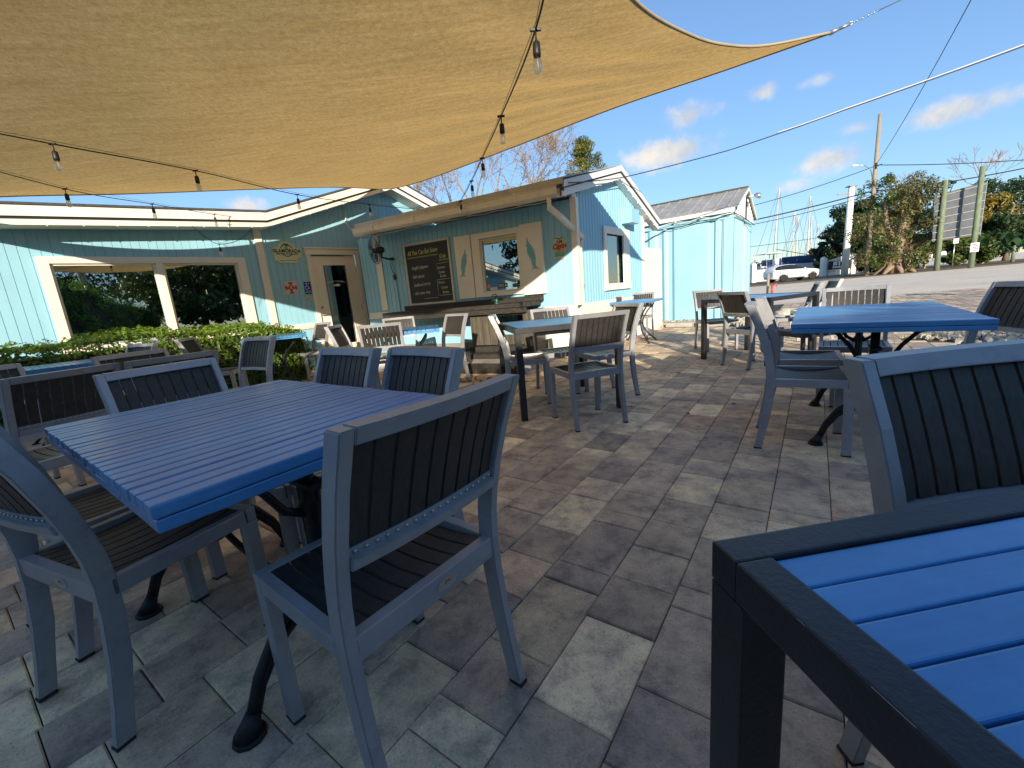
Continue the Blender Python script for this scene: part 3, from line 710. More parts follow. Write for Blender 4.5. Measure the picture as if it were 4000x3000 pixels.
# ---------- container with a little gabled roof
con = empty('shipping_container', CW.p(0,-1,0), 0, 'pale blue corrugated shipping container with a small grey metal gabled roof on top', 'container')
mb = MB(); z1_ = 2.37
def corr(F, t0, t1, prof, z0, z1):
    pts = [(t, o_) for t, o_ in prof if t0 <= t <= t1]
    for (a_, oa), (b_, ob) in zip(pts, pts[1:]): mb.face([F.p(a_,oa,z0), F.p(b_,ob,z0), F.p(b_,ob,z1), F.p(a_,oa,z1)])
prof = []
t = -4.2
seq = [(-4.2,0)]
for a_ in (-3.9,-3.2,-2.5,-1.8,-1.1,-.5,-.14,.12): seq += [(a_,0),(a_+.07,-.05),(a_+.16,-.05),(a_+.23,0)]
seq += [(.44,0),(.47,-.004),(1.15,-.004),(1.18,-.05),(1.28,-.05),(1.31,.0),(1.39,.0),(1.42,-.03),(1.455,-.03),(1.46,0),(1.475,0),(1.478,-.02),(1.488,-.02),(1.49,.004),(1.70,.004)]
corr(CW, -4.3, 1.71, seq, .02, z1_)
seq2 = [(0,.004)]; t = .12
while t < 2.3:
    if 1.20 < t < 1.5: seq2 += [(t,0),(t+.03,-.09),(t+.26,-.09),(t+.29,0)]; t += .32
    else: seq2 += [(t,0),(t+.03,-.035),(t+.09,-.035),(t+.12,0)]; t += .19
seq2 += [(2.44,.004)]
corr(CE, 0, 2.45, seq2, .02, z1_)
mb.prism([CW.p(-4.2,-.06,z1_), CW.p(1.70,-.06,z1_), CE.p(2.44,-.06,z1_), CW.p(-4.2,-2.44,z1_)], (0,0,.01))
W(mb, 'corrugated_wall', M['siding2'], con)
mb = MB(); fbox(mb, CW, -4.25,1.70,.002,.02,z1_-.03,z1_+.10); fbox(mb, CE, .0,2.44,.004,.02,z1_-.02,z1_+.03); W(mb, 'top_rail', M['siding2'], con)
mb = MB(); fbox(mb, CW, -4.3,1.74,.11,.135,2.46,2.555,.002); W(mb, 'eave_fascia', M['white'], con)
E0 = CW.p(1.78,.15,2.555); RGc = CE.p(1.22,.10,3.13); E1 = CE.p(2.62,.10,2.50)
bk = CW.d*-6.0
mb = MB(); mb.prism([E0, E0+bk, RGc+bk, RGc], (0,0,.015)); mb.prism([RGc, RGc+bk, E1+bk, E1], (0,0,.015))
rp = W(mb, 'metal_roof', M['roofmetal'], con)
mb = MB()
for k in range(14):
    q0 = E0 + CW.d*(-.20-k*.285) + Vector((0,0,.022)); q1 = RGc + CW.d*(-.20-k*.285) + Vector((0,0,.022)); dd = q1-q0
    mb.box((q0+q1)/2, (.022,.03,dd.length), dd.to_track_quat('Z','Y').to_matrix())
W(mb, 'roof_rib', M['roofmetal'], rp)
mb = MB(); q0 = RGc+Vector((0,0,.03)); mb.box(q0+bk/2, (6.0,.20,.012), CW.rot()); W(mb, 'ridge_cap', M['galv'], rp)
mb = MB()
ge = [CE.p(-.02,.02,2.40), CE.p(2.5,.02,2.40), CE.p(2.5,.02,2.50), CE.p(1.22,.02,3.08), CE.p(-.02,.02,2.50)]
n_ = 16
for k in range(n_):
    a_ = -.02 + 2.52*k/n_; b_ = a_ + 2.52/n_; f = lambda t: 2.50+ (.58*(t+.02)/1.24 if t < 1.22 else .58*(2.5-t)/1.28)
    m_ = (a_+b_)/2
    if 1.25 < m_ < 1.55: of = -.10
    else: of = .0
    mb.face([CE.p(a_,.02+of,2.40), CE.p(m_,.045+of,2.40), CE.p(m_,.045+of,f(m_)), CE.p(a_,.02+of,f(a_))]); mb.face([CE.p(m_,.045+of,2.40), CE.p(b_,.02+of,2.40), CE.p(b_,.02+of,f(b_)), CE.p(m_,.045+of,f(m_))])
W(mb, 'gable_cladding', M['white'], con)
mb = MB(); rake(mb, CE, [(-.12,2.56),(1.22,3.13),(2.62,2.52)], .09,.115, 0,.06); W(mb, 'rake_trim', M['white'], con)
fl = empty('flood_light', CE.p(1.25,.14,2.92), 0, 'small white flood light under the peak of the container roof', 'lamp')
mb = MB(); mb.tube([CE.p(1.25,.10,2.92), CE.p(1.25,.22,2.93)], .02); W(mb, 'arm', M['white'], fl)
mb = MB(); mb.lathe([(.03,0),(.06,.05),(.07,.13),(.05,.14)], CE.p(1.25,.22,2.93), 12, rot=Matrix(((CE.d.x,0,CE.n.x),(CE.d.y,0,CE.n.y),(0,1,-.25)))); W(mb, 'lamp_head', M['galv'], fl)
# cable along the container
mb = MB(); mb.tube([CW.p(-1.2,.02,1.95), CW.p(-.35,.02,2.10), CW.p(-.05,.04,2.22), CW.p(.2,.06,2.30), CW.p(.55,.08,2.31), CW.p(.95,.10,2.37), CW.p(1.35,.10,2.37), CW.p(1.46,.03,2.40), CW.p(1.72,.08,2.44), CE.p(.1,.07,2.40), CE.p(1.2,.08,2.38), CE.p(2.4,.08,2.33)], .009, 6)
o = W(mb, 'loose_cable', M['cable']); tag(o, 'black cable sagging along the top of the pale blue container', 'cable')
mb = MB(); mb.tube([CW.p(-.2,.14,2.44)]+[CW.p(t,.14,2.44-.05*math.sin((t+.2)*5.2)**2) for t in (.05,.3,.5,.75,1.0,1.25,1.5,1.7)], .008, 6)
for t in (.42,1.02): mb.sphere(CW.p(t,.15,2.46), .028, 2)
o = W(mb, 'white_light_cable', M['white']); tag(o, 'white cable with two round fixings under the eave of the container roof', 'cable')
# ================================================================== CHAIRS
def interp(tab, z):
    for (a, ya), (b, yb) in zip(tab, tab[1:]):
        if z <= b: return ya + (yb-ya)*(z-a)/(b-a)
    return tab[-1][1]
BACK = [(0,-.262),(.10,-.244),(.22,-.226),(.34,-.214),(.43,-.211),(.50,-.216),(.56,-.226),(.64,-.246),(.74,-.279),(.856,-.327)]
def bow(x): return -.016*(1-(x/.2)**2)
def make_chair():
    t = empty('patio_chair')
    for s in (-1, 1):   # rear legs running up as stiles
        mb = MB(); x0, x1 = s*.191, s*.218
        zs = [0.008,.10,.22,.34,.43,.50,.56,.64,.74,.856]
        prev = None; bm = mb.bm; rings = []
        for z in zs:
            y = interp(BACK, z); w = .046 if z > .1 else .040
            rings.append([bm.verts.new((x0,y,z)), bm.verts.new((x1,y,z)), bm.verts.new((x1,y+w,z)), bm.verts.new((x0,y+w,z))])
        for a, b in zip(rings, rings[1:]):
            for k in range(4): bm.faces.new((a[k], a[(k+1)%4], b[(k+1)%4], b[k]))
        bm.faces.new(rings[0]); bm.faces.new(rings[-1][::-1])
        bmesh.ops.recalc_face_normals(bm, faces=bm.faces[:])
        es = [e for e in bm.edges if e.calc_face_angle(0) > .9]
        bmesh.ops.bevel(bm, geom=es, offset=.0028, segments=2, affect='EDGES')
        leg = mb.build('rear_leg', M['frame'], t)
        mb = MB(); mb.box((s*.2045,-.242,.004), (.028,.041,.009), None, .001); mb.build('foot_cap', M['cap'], leg)
        mb = MB(); mb.box((s*.2035,.176,.197), (.030,.044,.378), None, .003, 2)
        for v in mb.bm.verts:
            if v.co.z < .1: v.co.x += -s*.002; v.co.y += .006
        leg = mb.build('front_leg', M['frame'], t)
        mb = MB(); mb.box((s*.2015,.182,.004), (.031,.045,.009), None, .001); mb.build('foot_cap', M['cap'], leg)
    # back rails, bowed
    def rail(z0, z1, d0, d1, nm, xin=.191):
        bm = bmesh.new(); n = 12; rings = []
        for k in range(n+1):
            x = -xin + 2*xin*k/n; y0 = interp(BACK, z0); y1 = interp(BACK, z1); b = bow(x)
            rings.append([bm.verts.new((x,y0+b+d0,z0)), bm.verts.new((x,y0+b+d1,z0)), bm.verts.new((x,y1+b+d1,z1)), bm.verts.new((x,y1+b+d0,z1))])
        for a, c in zip(rings, rings[1:]):
            for k in range(4): bm.faces.new((a[k], a[(k+1)%4], c[(k+1)%4], c[k]))
        bm.faces.new(rings[0]); bm.faces.new(rings[-1][::-1]); bmesh.ops.recalc_face_normals(bm, faces=bm.faces[:])
        es = [e for e in bm.edges if e.calc_face_angle(0) > .9]; bmesh.ops.bevel(bm, geom=es, offset=.0025, segments=2, affect='EDGES')
        m = MB(); m.bm = bm; return m.build(nm, M['frame'], t)
    rail(.826,.857,.0,.045,'top_rail'); low = rail(.578,.604,-.004,.040,'lower_back_rail')
    m = MB()
    for k in range(12):
        x = -.19+.38*k/12; x2 = x+.38/12
        q = lambda xx, z, d: (xx, interp(BACK, z)+bow(xx)+d, z)
        m.prism([q(x,.604,.010), q(x2,.604,.010), q(x2,.622,.010), q(x,.622,.010)], (0,.004,0))
    lip = m.build('mounting_strip', M['frame'], low)
    m = MB()
    for k in range(18):
        x = -.178+.356*k/17; m.sphere((x, interp(BACK,.613)+bow(x)+.008, .613), .0046, 1, (1,.6,1))
    m.build('screw_row', M['screw'], lip)
    m = MB()
    for k in range(9):
        x0 = -.1890 + k*.0424; x1 = x0+.0354; zs = [.608,.65,.70,.76,.824]
        prev = None
        for z in zs:
            y = interp(BACK, z)
            cur = [m.bm.verts.new((xx, y+bow(xx)+dd, z)) for xx, dd in ((x0,.014),(x1,.014),(x1,.028),(x0,.028))]
            if prev:
                for j in range(4): m.bm.faces.new((prev[j], prev[(j+1)%4], cur[(j+1)%4], cur[j]))
            else: m.bm.faces.new(cur)
            prev = cur
        m.bm.faces.new(prev[::-1])
    m.build('back_slats', M['slat_back'], t)
    # seat
    m = MB()
    for s in (-1,1): m.box((s*.2045,-.008,.408), (.027,.345,.045), None, .0028, 2)
    m.box((0,.184,.408), (.436,.030,.045), None, .0028, 2)
    m.box((0,-.194,.404), (.384,.028,.054), None, .0028, 2)
    sf = m.build('seat_frame', M['frame'], t)
    for s in (-1,1):
        m = MB(); m.box((s*.1905,-.2035,.407), (.010,.012,.046), None, .004); m.build('weld', M['frame'], sf)
    m = MB(); m.lathe([(.0,0)], (0,0,0), 3) if False else None
    pts = [(.031*math.cos(a*math.pi/10), .014*math.sin(a*math.pi/10)) for a in range(20)]
    m.prism([(x+.035, -.2083, z+.404) for x, z in pts], (0,-.0018,0)); bd_ = m.build('badge', M['badge'], sf)
    m = MB(); arc = [(.009*math.cos(a*math.pi/8), .009*math.sin(a*math.pi/8)) for a in range(9)] + [(.005*math.cos(a*math.pi/8), .005*math.sin(a*math.pi/8)) for a in range(8,-1,-1)]
    m.prism([(x+.035,-.2102,z+.403) for x, z in arc], (0,-.0006,0)); m.build('badge_mark', M['badge_ink'], bd_)
    m = MB()
    for k in range(8):
        x0 = -.1885 + k*.0476; x1 = x0+.0410; prev = None
        for j in range(9):
            y = -.179 + .347*j/8; z = .428 - .017*(1-((y+.006)/.174)**2)
            cur = [m.bm.verts.new((xx, y, zz)) for xx, zz in ((x0,z-.012),(x1,z-.012),(x1,z),(x0,z))]
            if prev:
                for i in range(4):
                    f = m.bm.faces.new((prev[i], prev[(i+1)%4], cur[(i+1)%4], cur[i]))
            else: m.bm.faces.new(cur)
            prev = cur
        m.bm.faces.new(prev[::-1])
    m.build('seat_slats', M['slat_seat'], t)
    return t
chair0 = make_chair(); _used = [False]
def place_chair(x, y, th, label, group='grey framed patio chairs'):
    c = chair0 if not _used[0] else copy_tree(chair0)
    _used[0] = True
    c.location = (x, y, 0.001); c.rotation_euler = (0,0,R(th)); tag(c, label, 'chair', group); return c
CH = [
 (-.37,.96,51,'large near chair in the middle foreground with its back to us and a badge'),
 (-1.15,1.19,-24,'nearest chair at the left edge, its curved leg running down to the bottom left corner'),
 (-1.53,1.50,-27,'chair just behind the nearest left chair, its seat tucked along the long slatted table'),
 (-.535,1.44,138,'right one of the two slatted backs rising just beyond the long slatted table'),
 (-.91,1.69,142,'left one of the two slatted backs rising just beyond the long slatted table'),
 (-1.30,1.72,237,'chair with a bright blue-grey rim tilted behind the left end of the long slatted table'),
 (-2.45,2.20,66,'wide dark-backed chair at the left edge seen from behind with light showing through its slats'),
 (-2.16,2.62,54,'chair seen from behind whose brown-lit top rail stands just above the tilted blue-grey rail'),
 (-2.50,2.98,240,'chair facing us before the hedge, between the small table top and the brown-lit rail'),
 (-3.27,2.68,243,'far left chair facing us before the hedge, only its dark back panel showing'),
 (-4.00,4.30,160,'small sunlit chair back standing right against the middle of the hedge'),
 (-3.55,5.20,285,'chair seen sideways against the hedge, back leaning left of the pale blue bistro table'),
 (-2.34,3.53,151,'chair with a silvery slatted back in front of the pale blue table by the hedge'),
 (-3.16,6.75,141,'chair at the right end of the hedge in front of the white door'),
 (-1.72,5.02,271,'chair leaning sideways below the glass door, left of the small bright blue table'),
 (-1.35,4.68,10,'chair seen from behind, bright gaps between its dark slats, before the small bright blue table'),
 (-1.44,5.83,198,'sunlit chair back facing us behind the small blue table by the bar'),
 (-.85,5.29,133,'lone chair with a half sunlit back standing in front of the dark bar counter'),
 (.17,4.08,268,'chair seen side-on at the left end of the black framed table in the middle'),
 (.53,4.38,191,'chair facing us on the far side of the black framed table in the middle'),
 (.58,3.29,17,'chair with its back to us at the near side of the middle black framed table'),
 (.89,4.02,108,'chair at the right end of the black framed table in the middle, facing left'),
 (1.86,7.6,164,'left one of the two sunlit chairs below the narrow gable window'),
 (2.55,8.22,146,'chair standing against the white boarded screen at the small light blue table'),
 (3.02,6.12,178,'chair behind the left corner of the black framed table by the container'),
 (2.80,4.81,282,'light-edged chair with a small badge, left of the black framed table near the container'),
 (1.76,2.45,238,'chair seen side-on at the near left of the blue cast-iron table at the right'),
 (2.13,2.98,237,'chair tucked in just behind the side-on chair at the blue cast-iron table'),
 (3.78,5.66,62,'chair with a dark back leaning right behind the blue cast-iron table, its seat turned left'),
 (4.50,6.30,70,'farthest chair beyond the blue cast-iron table, only its top rail and back showing'),
 (2.70,3.28,143,'chair facing us across the blue cast-iron table with bright gaps between its brown-grey slats'),
 (2.68,2.48,77,'chair cut off by the right edge of the photo above the near chair back'),
 (.872,.485,183,'large chair back cut off at the right edge behind the near black framed table'),
]
for c_ in CH: place_chair(*c_)
# small black stool seen under the blue cast iron table
st = empty('low_stool', (2.95,4.15,0), R(8), 'low black framed stool with a slatted grey seat beyond the blue cast-iron table', 'stool')
for sx in (-1,1):
    for sy in (-1,1):
        mb = MB(); mb.box((sx*.20,sy*.17,.21), (.03,.03,.42), None, .003); mb.build('leg', M['blackmetal'], st)
mb = MB(); mb.box((0,-.18,.425), (.44,.03,.05), None, .003); mb.box((0,.18,.425), (.44,.03,.05), None, .003); mb.box((-.205,0,.425), (.03,.33,.05), None, .003); mb.box((.205,0,.425), (.03,.33,.05), None, .003); mb.build('seat_frame', M['blackmetal'], st)
mb = MB()
for k in range(6): mb.box((-.16+.064*k,0,.446), (.056,.33,.012), None, .002)
mb.build('seat_slats', M['slat_seat'], st)
# ================================================================== TABLES
def slat_table(x, y, rz, lx, ly, label, h=.75, bx=0., hx=.46, hy=.25):
    """long side lx along local x, slats run along local y"""
    t = empty('slatted_table', (x,y,0), rz, label, 'table', 'blue slatted tables on cast-iron bases')
    mb = MB(); n = int(round(lx/.0465)); p = lx/n; rg = random.Random(int(lx*1000)+3)
    for k in range(n):
        mb.box((-lx/2+p*(k+.5), 0, h-.0125+rg.uniform(-.0008,.0008)), (p-.0052, ly+rg.uniform(-.003,.003), .025), None, .0042, 2)
    mb.build('top_slats', M['blue_slat'], t)
    mb = MB()
    for s in (-1,1):
        mb.box((s*(lx/2-.03),0,h-.038), (.055,ly-.004,.023), None, .002); mb.box((0,s*(ly/2-.03),h-.038), (lx-.118,.055,.023), None, .002)
    for f in (-.25,.25): mb.box((f*lx,0,h-.0385), (.06,ly-.12,.022))
    mb.build('top_frame', M['blue_slat'], t)
    for sx in (-1,1):
        X0 = sx*hx
        b = MB(); b.lathe([(.018,.16),(.05,.19),(.055,.27),(.035,.31),(.024,.34),(.022,.50),(.034,.52),(.022,.54),(.020,.69)], (X0,0,0), 12)
        for s in (-1,1): b.tube([(X0+s*.045,0,.30),(X0+s*.05,0,.45),(X0+s*.045,0,.60)], .009, 6)
        b.box((X0,0,.585), (.13,.05,.018), None, .003); b.box((X0,0,.687), (.10,.34,.010), None, .003)
        b.build('pedestal', M['iron'], t)
        for sy in (-1,1):
            m = MB()
            for dz in (.0,.040):
                m.tube([(X0,sy*.02,.235+dz),(X0,sy*hy*.35,.235+dz*.9),(X0,sy*hy*.62,.19+dz*.8),(X0,sy*hy*.84,.115+dz*.6),(X0,sy*hy*.96,.045+dz*.3)], [.014,.013,.013,.014,.016], 8)
            m.tube([(X0,sy*hy*.95,.06),(X0,sy*hy,.035),(X0,sy*hy*1.03,.012)], [.018,.024,.034], 8); m.tube([(X0,sy*hy*1.03,.013),(X0,sy*hy*1.03,.001)], [.038,.040], 10)
            m.build('foot', M['iron'], t)
            m = MB(); m.tube([(X0,sy*.02,.50),(X0,sy*.07,.53),(X0,sy*.11,.60),(X0,sy*.17,.67),(X0,sy*.27,.70)], [.012,.012,.011,.011,.014], 8); m.build('arm', M['iron'], t)
    m = MB(); m.tube([(-hx,0,.24),(-hx*.5,0,.20),(0,0,.185),(hx*.5,0,.20),(hx,0,.24)], .013, 8); m.build('stretcher', M['iron'], t)
    for ch in t.children:
        if ch.name.split('.')[0] in ('pedestal','foot','arm','stretcher'): ch.location.x = bx
    return t
t1 = slat_table(-.81,1.255,R(-37),1.11,.735,'long blue slatted table in the left foreground with worn edges', bx=-.13, hx=.42, hy=.25)
t3 = slat_table(2.18,2.54,R(54.5),1.26,.755,'blue slatted table on curved cast-iron feet at the right', bx=.10, hx=.45, hy=.225)
def frame_table(x, y, rz, lx, ly, label, h=.765, w=.040, pitch=.0435, wear=False):
    t = empty('framed_table', (x,y,0), rz, label, 'table', 'black framed tables with blue plank tops')
    f = MB()
    f.box((0,ly/2-w/2,h-.022), (lx,w,.044), None, .003, 2); f.box((0,-ly/2+w/2,h-.022), (lx,w,.044), None, .003, 2)
    for s in (-1,1): f.box((s*(lx/2-w/2),0,h-.0221), (w,ly-2*w,.0438), None, .003, 2)
    f.build('table_frame', M['blackmetal'], t)
    for sx in (-1,1):
        for sy in (-1,1):
            m = MB(); m.box((sx*(lx/2-.0262),sy*(ly/2-.0262),(h-.045)/2), (.052,.052,h-.045), None, .003, 2); lg = m.build('leg', M['blackmetal'], t)
            m = MB(); m.box((sx*(lx/2-.0262),sy*(ly/2-.0262),.003), (.048,.048,.006)); m.build('foot_cap', M['cap'], lg)
    if wear:
        rg = random.Random(4); m = MB()
        for side in (0,1):
            u = -.40
            while u < .42:
                ln = rg.uniform(.004,.05) if rg.random() < .75 else rg.uniform(.05,.12)
                if rg.random() < .55:
                    wd = rg.uniform(.0004,.0013)
                    if side == 0: m.box((-lx/2+.0012, ly/2-.12-(u+.40), h-.0012), (wd*1.4, ln, wd*1.4), Matrix.Rotation(math.pi/4,3,'Y'))
                    else: m.box((-lx/2+.12+(u+.40), ly/2-w-.0006, h-.0010), (ln, wd, wd*1.5))
                u += ln + rg.uniform(.002,.02)
        m.build('worn_edge', M['fishwhite'], t)
    m = MB(); n = int(round((ly-2*w)/pitch)); p = (ly-2*w)/n
    for k in range(n): m.box((0,-ly/2+w+p*(k+.5),h-.0125), (lx-2*w-.002, p-.0035, .016), None, .0022, 2)
    m.build('top_planks', M['blue_plank'], t)
    m = MB(); m.box((0,0,h-.028), (lx-2*w, ly-2*w, .010)); m.build('under_panel', M['blackmetal'], t)
    return t
frame_table(.202+.445*math.cos(R(7.2))+.45*math.sin(R(7.2)), .414+.445*math.sin(R(7.2))-.45*math.cos(R(7.2)), R(7.2), .89, .90, 'near black framed table with wide blue planks filling the bottom right corner', .75, wear=True)
frame_table(.42,3.93,R(9.5),.90,1.0,'black framed table in the middle with a shiny top and four chairs round it')
frame_table(3.10,5.25,R(-64.0),.90,.92,'black framed table standing near the container behind the right-hand chairs')
def bistro(x, y, rz, s, label, h=.752, mat='blue_slat'):
    t = empty('bistro_table', (x,y,0), rz, label, 'table', 'small square bistro tables on thin curved legs')
    m = MB(); n = 16; p = s/n
    for k in range(n): m.box((-s/2+p*(k+.5),0,h-.012), (p-.003,s,.022), None, .002)
    m.build('top_slats', M[mat], t)
    m = MB(); 
    for q in (-1,1): m.box((q*(s/2-.03),0,h-.033), (.05,s-.006,.018)); m.box((0,q*(s/2-.03),h-.033), (s-.12,.05,.018))
    m.build('top_frame', M[mat], t)
    for k in range(4):
        a = math.pi/4 + k*math.pi/2; c, sn = math.cos(a), math.sin(a)
        m = MB(); m.tube([(c*r_, sn*r_, z_) for r_, z_ in ((.34,.715),(.33,.66),(.22,.56),(.13,.44),(.10,.34),(.14,.22),(.26,.10),(.36,.02),(.37,.006))], .0125, 8); m.lathe([(.026,.001),(.026,.012)], (c*.37,sn*.37,0), 10); m.build('leg', M['iron'], t)
    m = MB(); m.tube([(.105*math.cos(k*math.pi/8), .105*math.sin(k*math.pi/8), .34) for k in range(17)], .008, 6); m.build('leg_ring', M['iron'], t)
    return t
bistro(-3.28,6.02,R(30),.78,'pale blue square bistro table standing against the hedge')
bistro(-1.17,4.88,R(10),.78,'small bright blue square table in front of the bar')
bistro(2.36,7.70,R(58),.76,'small light blue table below the narrow gable window')
bistro(-4.32,4.05,R(50),.76,'small light blue table top glimpsed between the chair backs at far left')
# ================================================================== BAR COUNTER
bc = empty('bar_counter', BW.p(-1.8,.3,.13), 0, 'weathered black wooden bar counter with a plank top along the blue wall', 'bar counter')
mb = MB()
for k, (o0, o1) in enumerate(((.06,.20),(.205,.34),(.345,.475),(.48,.62))): fbox(mb, BW, -3.30+.02*k,-.47-.015*k, o0,o1, .845+.002*(k%2),.905+.003*(k%2), .004)
fbox(mb, BW, -3.24,-.47,.585,.635,.77,.842,.004)
W(mb, 'counter_top', M['barwood'], bc)
mb = MB(); fbox(mb, BW, -3.18,-.42,.052,.11,.910,.995,.004); fbox(mb, BW,-1.2,-.42,.112,.135,.91,.965,.004); W(mb, 'back_board', M['barwood'], bc)
mb = MB()
for k in range(4): fbox(mb, BW, -1.49+k*.112,-1.49+k*.112+.107,.52,.545,.30,.80,.002)
for k in range(4): fbox(mb, BW, -1.492,-1.468,.08+k*.11,.08+k*.11+.105,.28,.80,.002)
fbox(mb, BW,-1.045,-.56,.515,.535,.30,.45,.002)
W(mb, 'cabinet_front', M['barwood_v'], bc)
mb = MB(); fbox(mb, BW,-.56,-.43,.46,.56,.28,.80,.004); fbox(mb, BW,-1.05,-.56,.52,.55,.74,.80,.003); fbox(mb, BW,-.46,-.435,.06,.46,.28,.80); W(mb, 'corner_post', M['barwood_v'], bc)
mb = MB(); fbox(mb, BW,-1.52,-.40,.05,.60,.131,.285,.004); W(mb, 'plinth', M['barwood'], bc)
mb = MB(); fbox(mb, BW,-1.62,-.36,.60,.85,.131,.20,.004); W(mb, 'foot_step', M['barwood'], bc)
mb = MB(); fbox(mb, BW,-.86,-.66,.10,.14,.4,.74); W(mb, 'shelf_board', M['barwood_v'], bc)
pm = empty('hand_pump', BW.p(-1.12,.34,.91), 0, 'old green hand pump standing on the bar counter', 'hand pump')
mb = MB(); c_ = BW.p(-1.12,.30,0); mb.lathe([(.045,.905),(.045,.925),(.032,.94),(.030,1.01),(.036,1.02),(.03,1.03),(.0,1.032)], c_, 12); W(mb, 'pump_body', M['pump'], pm)
mb = MB(); mb.tube([BW.p(-1.12,.30,1.03), BW.p(-1.115,.30,1.055), BW.p(-1.14,.30,1.065), BW.p(-1.19,.30,1.05), BW.p(-1.20,.30,1.02)], [.007,.008,.007,.006,.007], 7); W(mb, 'handle', M['cap'], pm)
mb = MB(); mb.tube([BW.p(-1.12,.30,.985), BW.p(-1.18,.31,.975), BW.p(-1.205,.315,.95)], [.014,.012,.014], 8); W(mb, 'spout', M['pump'], pm)
# ================================================================== WALL THINGS
Rw = lambda F: Matrix(((F.d.x,0,F.n.x),(F.d.y,0,F.n.y),(0,1,0)))
# chalkboard
cb = empty('chalkboard', BW.p(-2.6,.02,1.0), 0, 'tall framed chalkboard menu with yellow and white handwriting on the bar wall', 'chalkboard')
mb = MB(); fbox(mb, BW,-3.06,-2.13,.004,.018,1.03,2.03); bd2 = W(mb, 'board', M['blackboard'], cb)
mb = MB(); fbox(mb, BW,-3.10,-3.062,.004,.03,.985,2.07,.002); fbox(mb, BW,-2.128,-2.09,.004,.03,.985,2.07,.002); fbox(mb, BW,-3.06,-2.13,.004,.03,2.032,2.069,.002); fbox(mb, BW,-3.06,-2.13,.004,.03,.986,1.028,.002); W(mb, 'board_frame', M['grey_sign'], cb)
def chalk(s, t, z, sz, mat='chalk', ang=.0, sx=.8, al='LEFT'): FT(BW, s, t, .0188, z, sz, M[mat], bd2, ang=ang, shear=.15, sx=sx, align=al, name='chalk_writing')
chalk('All You Can Eat Snow', -3.02,1.895,.112,'chalkyel',.02,.66); chalk('Crab', -2.33,1.785,.095,'chalkyel',-.02,.7)
for s, z, sz in (('Hogfish jalapeno',1.64,.082),('fish tacos',1.49,.085),('Seafood curry',1.345,.082),('click ceasar wrap',1.20,.076)): chalk(s, -2.96,z,sz,ang=.03,sx=.66 if len(s) > 13 else .8)
chalk('Espresso',-2.41,1.60,.062); chalk('Creme',-2.39,1.52,.062); chalk('Brulee',-2.36,1.455,.062); chalk('Donut',-2.41,1.35,.062); chalk('Creme',-2.36,1.26,.062,'chalkyel'); chalk('Brulee',-2.34,1.18,.062,'chalkyel')
mb = MB()
def bscallop(t0, t1, z, n, r=.02):
    pts = []
    for k in range(n*6+1):
        u = k/6; pts.append(BW.p(t0+(t1-t0)*k/(n*6), .020, z - r*abs(math.sin(math.pi*u))))
    mb.tube(pts, .004, 5)
bscallop(-3.03,-2.36,1.835,12); bscallop(-2.34,-2.14,1.735,4)
W(mb, 'chalk_line', M['chalkyel'], bd2)
mb = MB()
for a_, b_ in (((-2.42,1.665),(-2.15,1.675)),((-2.42,1.40),(-2.15,1.405)),((-2.43,1.40),(-2.43,1.13)),((-2.43,1.13),(-2.15,1.135)),((-2.75,1.10),(-2.45,1.10))): mb.tube([BW.p(a_[0],.0195,a_[1]), BW.p(b_[0],.0195,b_[1])], .003, 5)
W(mb, 'chalk_line', M['chalk'], bd2)
# wall fan
fan = empty('wall_fan', BW.p(-3.37,.02,1.86), 0, 'large black wall fan with blue blades between the door and the chalkboard', 'fan')
fc = BW.p(-3.39,.42,1.985); ax = (BW.n*.82 + BW.d*-.52 + Vector((0,0,-.10))).normalized()
u_ = ax.cross(Vector((0,0,1))).normalized(); v_ = u_.cross(ax)
rotf = Matrix((u_, v_, ax)).transposed()
mb = MB()
for k in range(44):
    a = k*2*math.pi/44; c, s = math.cos(a), math.sin(a)
    mb.tube([fc + rotf @ Vector((c*r_, s*r_, z_)) for r_, z_ in ((.035,.07),(.12,.075),(.19,.05),(.228,.0),(.20,-.045),(.12,-.065),(.05,-.07))], .0013, 4, False)
for r_, z_ in ((.228,0),(.13,.072),(.13,-.064),(.205,.035)):
    mb.tube([fc + rotf @ Vector((r_*math.cos(k*math.pi/16), r_*math.sin(k*math.pi/16), z_)) for k in range(33)], .004 if r_ > .22 else .002, 5, False)
W(mb, 'cage', M['cable'], fan)
for j in range(3):
    mb = MB(); a0 = j*2.094; P = []
    for k in range(7):
        f = k/6; a = a0 + f*1.15; P.append((a, .05+.145*math.sin(.35+f*2.3), -.018+.036*f))
    vi = [fc + rotf @ Vector((.03*math.cos(a), .03*math.sin(a), z*.6)) for a, r, z in P]; vo = [fc + rotf @ Vector((r*math.cos(a), r*math.sin(a), z)) for a, r, z in P]
    for k in range(6): mb.face([vi[k], vi[k+1], vo[k+1], vo[k]])
    W(mb, 'blade', M['signblue'], fan)
mb = MB(); mb.lathe([(.0,.05),(.035,.05),(.04,.0),(.055,-.03),(.06,-.12),(.04,-.16),(.0,-.165)], fc, 14, rot=rotf); W(mb, 'motor', M['hub'], fan)
mb = MB(); mb.tube([fc - ax*.12, fc - ax*.10 + Vector((0,0,-.12)), BW.p(-3.37,.14,1.85), BW.p(-3.37,.02,1.86)], [.018,.016,.016,.03], 8); W(mb, 'bracket', M['blackmetal'], fan)
mb = MB(); mb.tube([BW.p(-3.40,.05,1.83), BW.p(-3.44,.03,1.72), BW.p(-3.40,.03,1.62), BW.p(-3.385,.02,1.57)], .005, 5); mb.tube([BW.p(-3.37,.05,1.82), BW.p(-3.375,.03,1.7), BW.p(-3.38,.02,1.58)], .004, 5); mb.tube([BW.p(-3.37,.02,1.50), BW.p(-3.36,.015,1.2), BW.p(-3.355,.015,.91)], .005, 5)
